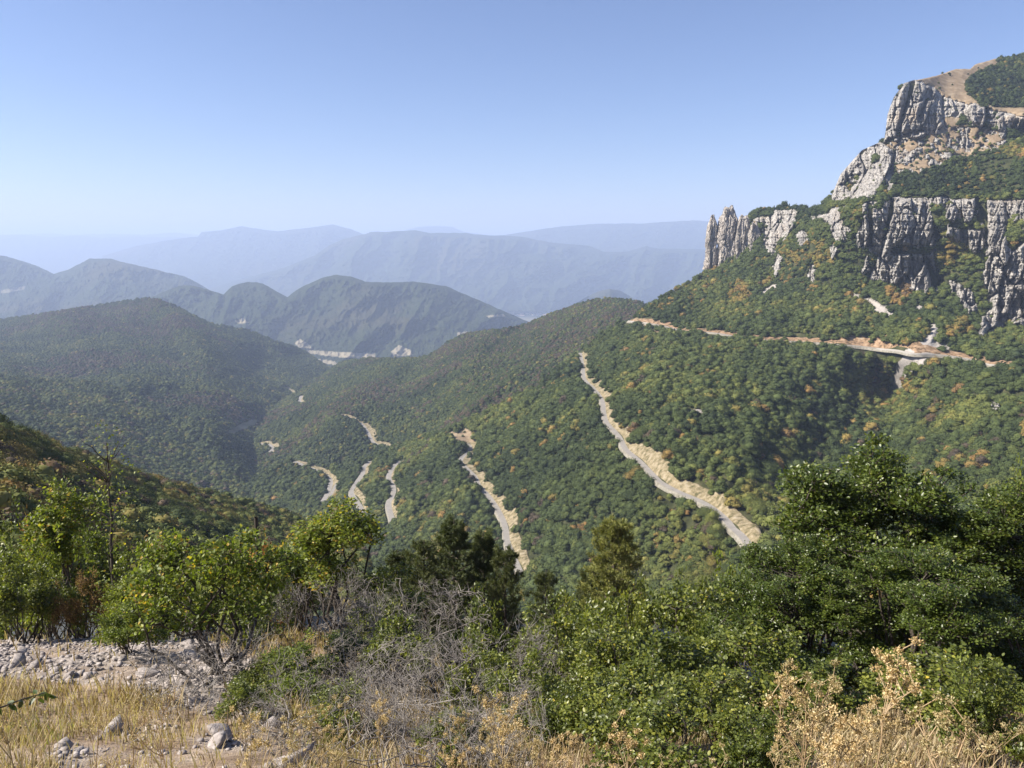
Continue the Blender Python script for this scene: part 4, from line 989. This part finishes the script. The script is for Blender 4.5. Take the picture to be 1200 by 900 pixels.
        leaf_block(fol, tp[idx] + .03 * rng.randn(len(idx), 3), D, rng.randn(len(idx), 3), .13 * (.7 + .5 * rng.rand(len(idx))), .09, tone)
        mat = M_NEEDLE if kind == 'pine' else M_NEEDLEY; bark = M_TRUNK
        return [('trunk', wood.mesh('trunk', bark, True)), ('foliage', fol.mesh('foliage', mat))]
    return [('branches', wood.mesh('branches', bark, True)), ('foliage', fol.mesh('foliage', mat))]
print('plants'); print('TIME',time.time()-T0)
KIND = {}
for k, seeds in (('shrub', (1, 2, 3)), ('yshrub', (4, 5)), ('brown', (6,)), ('red', (7,)), ('openshrub', (8,)), ('tall', (9, 10)), ('beech', (11,)), ('dead', (12, 13, 14)), ('pine', (15, 16)), ('ypine', (17,))):
    KIND[k] = [shrub(k, s) for s in seeds]
NAT = {'shrub': (2.0, 2.1), 'yshrub': (2.0, 2.1), 'brown': (2.0, 2.1), 'red': (2.0, 2.1), 'openshrub': (2.0, 2.3), 'tall': (4.2, 1.8), 'beech': (5.5, 5.0), 'dead': (1.5, 2.2), 'pine': (7.0, 3.4), 'ypine': (7.0, 3.4)}
NAME = {'shrub': 'shrub', 'yshrub': 'shrub', 'brown': 'shrub', 'red': 'shrub', 'openshrub': 'small_tree', 'tall': 'young_tree', 'beech': 'beech_tree', 'dead': 'dead_shrub', 'pine': 'pine_tree', 'ypine': 'pine_tree'}
CAT = {'small_tree': 'small tree', 'young_tree': 'young tree', 'beech_tree': 'tree', 'dead_shrub': 'dead shrub', 'pine_tree': 'pine tree', 'shrub': 'shrub'}
cnt = {}
def plant(kind, px, ptop, Y, wpx, label, group=None, rz=None, base_off=0.0, hs=None):
    x = float(at(px, ptop, Y)[0]); zt = float(at(px, ptop, Y)[2]); zg = float(ground(x, Y)) + base_off
    h = max(.4, zt - zg); w = wpx / FOC * Y
    i = cnt.get(kind, 0); cnt[kind] = i + 1
    parts = KIND[kind][i % len(KIND[kind])]; nh, nw = NAT[kind]
    e = bpy.data.objects.new(NAME[kind], None); col.objects.link(e); e.location = (x, Y, zg); e.empty_display_size = .2
    sx = w / nw; e.scale = (sx, sx, h / nh); e.rotation_euler = (0, 0, random.random() * 6.28 if rz is None else rz)
    for nm, me in parts:
        c = bpy.data.objects.new(nm, me); col.objects.link(c); c.parent = e
    tag(e, label, CAT[NAME[kind]], group)
    return e
L_ = 'shrubs at the left edge of the clearing'
G_ = 'leafy shrubs in front of the valley'
# back row, left
plant('shrub', 15, 590, 21, 110, 'dark green shrub at the left frame edge above the rubble', L_)
plant('tall', 68, 562, 19, 115, 'tall open green young tree left of the bare-topped sapling')
plant('yshrub', 40, 628, 17, 110, 'yellow-green shrub below the tall open young tree', L_)
plant('shrub', 112, 612, 18, 100, 'dark leafy shrub around the foot of the bare-topped sapling', L_)
plant('red', 22, 600, 30, 60, 'orange-leaved shrub on the far side of the left bushes')
plant('brown', 190, 622, 30, 80, 'brownish shrub behind the yellowing small tree', L_)
plant('shrub', 175, 640, 17, 110, 'green shrub between the russet bush and the yellowing small tree', L_)
plant('yshrub', 250, 640, 18, 110, 'yellowing shrub behind the small tree with dark stems', L_)
plant('red', 312, 622, 26, 70, 'russet shrub beside the dark dead trunk')
plant('shrub', 330, 640, 17, 110, 'green shrub left of the open yellow-green young tree', L_)
plant('brown', 92, 668, 14, 75, 'rounded ginger-brown shrub above the end of the rubble bank')
plant('shrub', 8, 640, 13.5, 110, 'dark green shrub right above the rubble bank corner', L_)
plant('shrub', 215, 668, 14.5, 100, 'green shrub filling the gap behind the twisted stems', L_)
plant('shrub', 300, 668, 13.0, 110, 'leafy shrub between the yellowing tree and the open young tree', L_)
plant('shrub', 50, 655, 14.5, 90, 'dull green shrub next to the ginger-brown shrub', L_)
plant('yshrub', 150, 672, 13.6, 110, 'low yellow-flecked shrub where the rubble bank narrows', L_)
plant('openshrub', 252, 636, 10.2, 215, 'yellowing small tree with twisted dark stems over the rubble', None, 0.4)
plant('yshrub', 145, 705, 11.5, 90, 'small thin yellow-green shrub growing from the rubble', L_)
plant('tall', 402, 583, 14.5, 120, 'open young tree with glossy yellow-green crown rising above the dead shrubs')
plant('tall', 352, 628, 15, 90, 'shorter green young tree beside the glossy yellow-green one')
plant('shrub', 445, 668, 14, 120, 'green shrub between the young tree and the pines', G_)
# pines
PG = 'dark pines below the switchbacks'
plant('pine', 532, 608, 29, 92, 'tallest dark pine in the clump in front of the switchback road', PG)
plant('pine', 497, 632, 27, 80, 'dark pine on the young-tree side of the clump', PG)
plant('pine', 566, 622, 30, 80, 'dark pine close beside the tallest one of the clump', PG)
plant('pine', 592, 640, 28, 70, 'dark pine nearest the lower end of the road', PG)
plant('pine', 466, 645, 30, 75, 'low dark pine behind the green shrub', PG)
plant('pine', 640, 668, 36, 60, 'small dark pine standing apart past the road end', PG)
plant('ypine', 721, 610, 38, 105, 'pale yellow-green pine standing alone in front of the wooded slope')
plant('pine', 690, 668, 40, 60, 'small green pine beside the pale pine', PG)
plant('shrub', 750, 672, 30, 90, 'distant green shrub at the foot of the pale pine', G_)
plant('shrub', 820, 676, 27, 100, 'green shrub below the dark wooded gully', G_)
plant('shrub', 660, 690, 24, 110, 'low green shrub below the small pines', G_)
plant('yshrub', 870, 655, 24, 100, 'bright green shrub at the edge of the big beech', G_)
# beech and neighbours at the right
plant('beech', 1035, 508, 14.0, 330, 'large dark dense beech filling the corner beside the valley', None, 1.2)
plant('beech', 1190, 560, 13.0, 300, 'second dense beech cut by the frame edge', None, 3.6)
plant('beech', 938, 628, 12.0, 240, 'lower beech spreading towards the green shrubs', None, 5.1)
plant('beech', 1100, 640, 10.5, 260, 'beech in front with lowest dark boughs above the dry seed heads', None, 2.2)
plant('yshrub', 1200, 545, 24, 80, 'bright yellow-green shrub peeking out past the large beech')
# middle leafy shrubs
for (px, pt, Y, w, lab) in ((640, 700, 13, 140, 'green shrub just past the dead shrubs'), (720, 690, 11, 170, 'rounded glossy green shrub in the middle of the thicket'), (800, 688, 10.5, 180, 'glossy green shrub left of the beech boughs'),
    (700, 730, 9, 160, 'small-leaved green shrub over the dry grass gap'), (790, 740, 8.2, 210, 'nearest large leafy shrub with stems showing below'), (880, 740, 8.6, 190, 'leafy shrub behind the dry seed heads'), (560, 690, 13.5, 110, 'green shrub behind the grey dead branches'),
    (960, 770, 8.0, 170, 'dark leafy shrub under the beech boughs'), (1120, 760, 8.5, 220, 'shaded leafy shrub at the corner under the beech')):
    plant('shrub', px, pt, Y, w, lab, G_)
plant('yshrub', 350, 758, 9.0, 130, 'bright yellow-green shrub at the foot of the dead branches')
plant('shrub', 318, 770, 9.4, 90, 'small bright green shrub beside the twisted stems', G_)
plant('shrub', 410, 735, 11, 110, 'green shrub tangled into the dead branches', G_)
for (px, pt, Y, w, lab) in ((745, 778, 6.6, 190, 'low shrub with bare stems reaching the bottom edge beside the seed heads'), (860, 790, 6.4, 170, 'shaded shrub directly behind the first dry seed heads'), (1165, 770, 6.2, 150, 'dark shrub in the bottom corner under the beech boughs'), (660, 800, 7.0, 90, 'small sprig-like shrub in the dry grass gap'), (775, 812, 5.2, 210, 'shrub nearest the viewer with dark stems above the bottom edge'), (905, 838, 5.0, 150, 'low leafy shrub among the fluffy dry plants'), (615, 775, 7.6, 130, 'rounded shrub at the edge of the dry grass gap'), (395, 800, 7.4, 120, 'bright shrub low in the brown twigs'), (530, 830, 6.2, 110, 'low half-bare green shrub in the brown grass under the dead branches')):
    plant('shrub', px, pt, Y, w, lab, G_)
# dead wood
DG = 'grey dead shrubs'
plant('dead', 500, 700, 10.6, 200, 'largest grey dead shrub of tangled bare branches in the middle', DG)
plant('dead', 420, 715, 10.4, 150, 'grey bare shrub behind the bright yellow-green shrub', DG)
plant('dead', 570, 745, 9.4, 160, 'reddish-grey tangle of bare twigs next to the grass gap', DG)
plant('dead', 480, 770, 8.6, 200, 'low dark tangle of bare twigs above the brown grass', DG)
plant('dead', 640, 760, 9.8, 100, 'thin bare branches in front of the green shrubs', DG)
plant('shrub', 470, 722, 10.0, 120, 'green shrub half hidden in the largest dead shrub', G_)
plant('shrub', 560, 760, 8.8, 110, 'sparse green shrub among the reddish-grey bare twigs', G_)
plant('dead', 545, 800, 6.4, 200, 'brownish low tangle of twigs at the bottom edge of the thicket', DG)
plant('dead', 440, 805, 6.6, 170, 'low grey twigs by the foot of the bright yellow-green shrub', DG)
plant('dead', 190, 775, 8.8, 150, 'thin bare twigs lying over the rubble beneath the yellow-green shrub', DG)
plant('dead', 330, 800, 7.2, 150, 'bare brown twigs between the gravel patch and the bright shrub', DG)
plant('shrub', 285, 792, 8.0, 90, 'small green shrub rooted where the rubble meets the grass', L_)
plant('dead', 480, 838, 5.2, 190, 'dark brown twigs lying low along the bottom edge', DG)
plant('dead', 590, 850, 5.0, 150, 'pale thin twigs in the dry grass by the bottom edge', DG)
plant('dead', 370, 680, 13, 110, 'pale bare twigs under the open young tree', DG)
plant('dead', 250, 745, 9.6, 150, 'dark bare twigs around the twisted stems over the rubble', DG)
plant('dead', 720, 850, 7.2, 110, 'thin bare stems beneath the nearest leafy shrub', DG)

# bare-topped sapling and dead trunk
mb = MB(); rng = np.random.RandomState(31)
p0 = at(133, 700, 17); p0[2] = ground(p0[0], 17); p1 = at(125, 520, 17)
P = bez(p0, p1, 0, 12, rng, .012); mb.tube(P, np.linspace(.06, .012, 12), 6)
for i in range(26):
    a = P[rng.randint(4, 12)]; mb.tube(bez(a, a + np.array([rng.randn() * .35, rng.randn() * .35, .25 + .45 * rng.rand()]), 0, 5, rng, .08), np.linspace(.014, .004, 5), 4)
e = bpy.data.objects.new('sapling', None); col.objects.link(e); e.location = p0
o = obj('trunk', mb.mesh('trunk', M_BARK, True), e); o.location = -Vector(p0)
fo = MB(); n = 500; ii = rng.randint(2, 12, n); leaf_block(fo, P[ii] + rng.randn(n, 3) * [.3, .3, .3], rng.randn(n, 3), rng.randn(n, 3) + [0, 0, 1], .07, .3, rng.rand(n)); o = obj('foliage', fo.mesh('foliage', M_LEAFY), e); o.location = -Vector(p0)
tag(e, 'thin sapling with a nearly bare top rising over the left shrubs', 'sapling')
mb = MB(); p0 = at(301, 660, 20); p0[2] = ground(p0[0], 20); p1 = at(300, 606, 20); mb.tube(bez(np.zeros(3), p1 - p0, 0, 8, rng, .01), np.linspace(.1, .055, 8), 7)
for i in range(5): a = (p1 - p0) * (.6 + .4 * rng.rand()); mb.tube([a, a + rng.randn(3) * .2 + [0, 0, .12]], [.02, .008], 4)
o = obj('dead_tree', mb.mesh('dead_tree', M_BARK, True), None, p0); tag(o, 'dark upright dead trunk without a crown between the bushes', 'dead tree')
# leafy twig close by on the left
mb = MB(); fo = MB(); P = bez(at(-60, 850, 2.6), at(52, 812, 2.9), -.03, 10, rng, .03); mb.tube(P, np.linspace(.006, .002, 10), 5)
p0 = P[0].copy(); e = bpy.data.objects.new('leafy_twig', None); col.objects.link(e); e.location = p0
ii = np.sort(rng.randint(1, 10, 34)); leaf_block(fo, P[ii] + rng.randn(34, 3) * .006, rng.randn(34, 3) * .6 + [.3, 0, -.7], rng.randn(34, 3), .045, .2, rng.rand(34) * .3)
for nm, m_, mt in (('stem', mb, M_BARK), ('foliage', fo, M_BEECH)):
    o = obj(nm, m_.mesh(nm, mt), e); o.location = -Vector(p0)
mb2 = MB(); g0 = P[0]; mb2.tube(bez(np.array([g0[0] - .1, g0[1], ground(g0[0] - .1, g0[1])]), P[0], 0, 6, rng, .03), np.linspace(.009, .006, 6), 5); o = obj('stem', mb2.mesh('stem', M_BARK, True), e); o.location = -Vector(p0)
tag(e, 'thin dark twig with hanging narrow leaves reaching in over the dry grass', 'twig')

# dry grass: tufts of thin bent blades
def grass_mesh(name, n, region, dens, hmin, hmax, mat, seed, w=.004):
    rng = np.random.RandomState(seed)
    x = rng.uniform(region[0], region[1], n); y = rng.uniform(region[2], region[3], n)
    k = rng.rand(n) < dens(x, y); x, y = x[k], y[k]
    x = x + .05 * rng.randn(len(x)); n = len(x)
    z = ground(x, y) - .01; h = (hmin + (hmax - hmin) * rng.rand(n) ** 1.6) * (.7 + .5 * (fbm(x / .5, y / .5, 0, 2, seed) + .5))
    th = rng.rand(n) * 6.28; ln = h * (.15 + .45 * rng.rand(n)); dx, dy = np.cos(th) * ln, np.sin(th) * ln
    sx, sy = -np.sin(th), np.cos(th); ww = w * (.7 + .8 * rng.rand(n)) * (1 + y * .10)
    rows = []
    for t, wk in ((0, 1), (.4, .85), (.75, .6), (1, .15)):
        cx = x + dx * t * t; cy = y + dy * t * t; cz = z + h * (t - .12 * t * t)
        rows.append(np.stack([cx - sx * ww * wk, cy - sy * ww * wk, cz], -1)); rows.append(np.stack([cx + sx * ww * wk, cy + sy * ww * wk, cz], -1))
    V = np.stack(rows, 1).reshape(-1, 3); i = np.arange(n)[:, None] * 8
    Q = np.concatenate([i + [0, 1, 3, 2], i + [2, 3, 5, 4], i + [4, 5, 7, 6]])
    return mesh_from(name, V, [Q], mat, False, {'tone': np.repeat(rng.rand(n), 8)})
def dg(x, y):
    s = stony(x, y); return np.clip(.45 + 1.1 * fbm(x / .8, y / .8, 0, 3, 500), .06, 1) * np.where(s > .1, .22, 1)
tag(obj('dry_grass', grass_mesh('dry_grass', 110000, (-9, 8, 2.0, 9.5), dg, .05, .34, M_DRY, 50, .0026)), kind='stuff')
tag(obj('dry_grass', grass_mesh('far_dry_grass', 50000, (-14, 14, 8, 24), lambda x, y: np.where(stony(x, y) > .1, .08, .9), .15, .45, M_DRY, 51, .0035)), kind='stuff')
M_GREENG = mat_leaf('green_grass', [(0, (.12, .13, .04)), (1, (.32, .29, .12))], rough=.7, trans=.3, spec=.2)
tag(obj('green_grass', grass_mesh('green_grass', 20000, (-8, 8, 3, 10), lambda x, y: np.clip(2.2 * fbm(x / .9, y / .9, 0, 3, 503) - .1, 0, 1) * np.where(stony(x, y) > .1, .05, 1), .05, .3, M_GREENG, 52, .003)), kind='stuff')

# dry flower stalks
def dry_plant(seed, umbel):
    rng = np.random.RandomState(seed); st = MB(); hd = MB(); H = 1.0
    main = bez(np.zeros(3), np.array([.08 * rng.randn(), .08 * rng.randn(), H]), 0, 8, rng, .03); st.tube(main, np.linspace(.006, .0025, 8), 4, a=.5)
    ends = [main[-1]]
    for i in range(7 if not umbel else 3):
        j = rng.randint(3, 8); th = rng.rand() * 6.28; l = .14 + .2 * rng.rand(); e = main[j] + [math.cos(th) * l * .6, math.sin(th) * l * .6, l]
        b_ = bez(main[j], e, -.1, 5, rng, .06); st.tube(b_, np.linspace(.004, .002, 5), 3, a=.6); ends.append(b_[-1])
        for q in range(3 if not umbel else 0):
            th = rng.rand() * 6.28; e2 = b_[2 + q % 3] + [math.cos(th) * .07, math.sin(th) * .07, .07]; st.tube([b_[2 + q % 3], e2], [.003, .002], 3, a=.7); ends.append(e2)
    for e in ends:
        n = 70 if not umbel else 120
        d = rng.randn(n, 3)
        if umbel: p = e + np.column_stack([.055 * rng.randn(n), .055 * rng.randn(n), .01 * rng.randn(n) + .02]); hd_s = .010
        else: d[:, 2] = np.abs(d[:, 2]); p = e + .011 * rng.randn(n, 3); hd_s = .013
        leaf_block(hd, p, d, rng.randn(n, 3), hd_s * (.6 + .6 * rng.rand(n)), .28, rng.rand(n))
        if umbel:
            for s in range(8): st.tube([e - [0, 0, .06], e + [.05 * rng.randn(), .05 * rng.randn(), .015]], [.0015, .001], 3, a=.4)
    return [('stem', st.mesh('stem', M_DRY, True)), ('seed_head', hd.mesh('seed_head', M_DRYH))]
DP = [dry_plant(60 + i, False) for i in range(4)]; UM = [dry_plant(70 + i, True) for i in range(2)]
def put_dry(parts, px, ptop, Y, name, label, group):
    p = at(px, ptop, Y); zg = float(ground(p[0], Y)); h = p[2] - zg
    e = bpy.data.objects.new(name, None); col.objects.link(e); e.location = (p[0], Y, zg); e.rotation_euler = (0, 0, random.random() * 6.28); s = max(.25, h / 1.15); e.scale = (max(.6, s), max(.6, s), s)
    for nm, me in parts:
        c = bpy.data.objects.new(nm, me); col.objects.link(c); c.parent = e
    tag(e, label, 'dry plant', group)
rng = np.random.RandomState(80)
for i in range(20):
    px = rng.uniform(880, 1165) if i < 14 else rng.uniform(620, 860); Y = rng.uniform(2.7, 4.6)
    pt = 806 + 50 * rng.rand() + (40 * abs((px - 1010) / 170) ** 2 if i < 14 else 55 + 15 * rng.rand())
    put_dry(DP[i % 4], px, pt, Y, 'dry_thistle', 'straw-coloured dry plant with fluffy heads in the clump under the beech' if i < 14 else 'low straw-coloured dry plant in front of the leafy shrub stems', 'fluffy dry plants under the beech' if i < 14 else 'low dry plants before the leafy shrubs')
for i, (px, pt, Y, lab) in enumerate(((147, 800, 4.6, 'brown flat-headed dry umbel above the grass near the rubble'), (172, 812, 4.4, 'second brown umbel just beside the taller one'), (192, 830, 4.2, 'small drooping brown umbel over the lower gravel patch'), (10, 835, 2.9, 'large blurred brown umbel at the frame edge under the leafy twig'), (110, 868, 3.0, 'pale brown umbel low in the dry grass'), (95, 825, 4.0, 'thin umbel stalk behind the leafy twig'))):
    put_dry(UM[i % 2], px, pt, Y, 'dry_umbel', lab, None)
for i in range(14):
    px = rng.uniform(300, 700); put_dry(DP[i % 4], px, rng.uniform(835, 880), rng.uniform(3.6, 5.5), 'dry_stalk', 'thin brown dry stalk in the grass below the dead shrubs', 'dry stalks below the dead shrubs')

# ------------------------------------------------------------------ haze, light, camera
hz = bpy.data.materials.new('haze'); hz.use_nodes = True; nt = hz.node_tree; nt.nodes.clear()
o_ = nt.nodes.new('ShaderNodeOutputMaterial'); v = nt.nodes.new('ShaderNodeVolumePrincipled')
v.inputs['Density'].default_value = 9.6e-5; v.inputs['Color'].default_value = (.56, .68, .94, 1); v.inputs['Anisotropy'].default_value = .1
v.inputs['Density Attribute'].default_value = ''; v.inputs['Temperature Attribute'].default_value = ''
nt.links.new(v.outputs[0], o_.inputs['Volume'])
x0, x1, y0, y1, z0, z1 = -26000, 26000, -3000, 40500, -6000, 640
allz = min((o.matrix_world @ Vector(c)).z for o in scene.objects if o.type == 'MESH' and o.get('kind') == 'structure' for c in o.bound_box)
allmax = max(max((Vector(c)).z for c in o.bound_box) for o in scene.objects if o.type == 'MESH' and o.get('kind') == 'structure')
bx = [[f(( Vector(c))[k] for o in scene.objects if o.type == 'MESH' and o.get('kind') == 'structure' for c in o.bound_box) for f in (min, max)] for k in range(3)]
print('bounds', bx)
x0, x1 = bx[0][0] - 200, bx[0][1] + 200; y0, y1 = bx[1][0] - 500, bx[1][1] + 200; z0, z1 = bx[2][0] - 1, bx[2][1] + 30
V = [(x, y, z) for z in (z0, z1) for y in (y0, y1) for x in (x0, x1)]
me = bpy.data.meshes.new('haze'); me.from_pydata(V, [], [(0, 2, 3, 1), (4, 5, 7, 6), (0, 1, 5, 4), (2, 6, 7, 3), (0, 4, 6, 2), (1, 3, 7, 5)]); me.materials.append(hz)
tag(obj('haze', me), kind='stuff')

w = bpy.data.worlds.new('World'); scene.world = w; w.use_nodes = True; nt = w.node_tree
sky = nt.nodes.new('ShaderNodeTexSky'); sky.sky_type = 'NISHITA'; sky.sun_disc = False; sky.sun_elevation = SUN_EL; sky.sun_rotation = SUN_AZ
sky.altitude = 1200; sky.air_density = 1.0; sky.dust_density = 1.0; sky.ozone_density = 6.0
tn_ = nt.nodes.new('ShaderNodeMix'); tn_.data_type = 'RGBA'; tn_.blend_type = 'MULTIPLY'; tn_.inputs[0].default_value = 1; tn_.inputs[7].default_value = (1.14, .975, .985, 1)
nt.links.new(sky.outputs[0], tn_.inputs[6]); nt.links.new(tn_.outputs[2], nt.nodes['Background'].inputs[0]); nt.nodes['Background'].inputs[1].default_value = .069
sun = bpy.data.lights.new('sun', 'SUN'); sun.energy = 5.0; sun.angle = math.radians(.53); sun.color = (1, .93, .82)
so = bpy.data.objects.new('sun', sun); col.objects.link(so)
sd = Vector((math.sin(SUN_AZ) * math.cos(SUN_EL), math.cos(SUN_AZ) * math.cos(SUN_EL), math.sin(SUN_EL)))
so.rotation_euler = sd.to_track_quat('Z', 'Y').to_euler()
cam = bpy.data.cameras.new('camera'); cam.sensor_width = 36; cam.lens = FOC / 1200 * 36; cam.clip_start = .1; cam.clip_end = 120000
co = bpy.data.objects.new('camera', cam); col.objects.link(co); co.location = (0, 0, 0); co.rotation_euler = (math.pi / 2 - PITCH, 0, 0)
scene.camera = co
scene.view_settings.view_transform = 'Standard'; scene.view_settings.look = 'None'; scene.view_settings.exposure = 1.2; scene.view_settings.gamma = 1
scene.cycles.use_denoising = True
try: scene.cycles.denoiser = 'OPENIMAGEDENOISE'
except Exception: pass
scene.cycles.max_bounces = 5; scene.cycles.diffuse_bounces = 2; scene.cycles.glossy_bounces = 2; scene.cycles.transmission_bounces = 3; scene.cycles.volume_bounces = 1; scene.cycles.transparent_max_bounces = 6
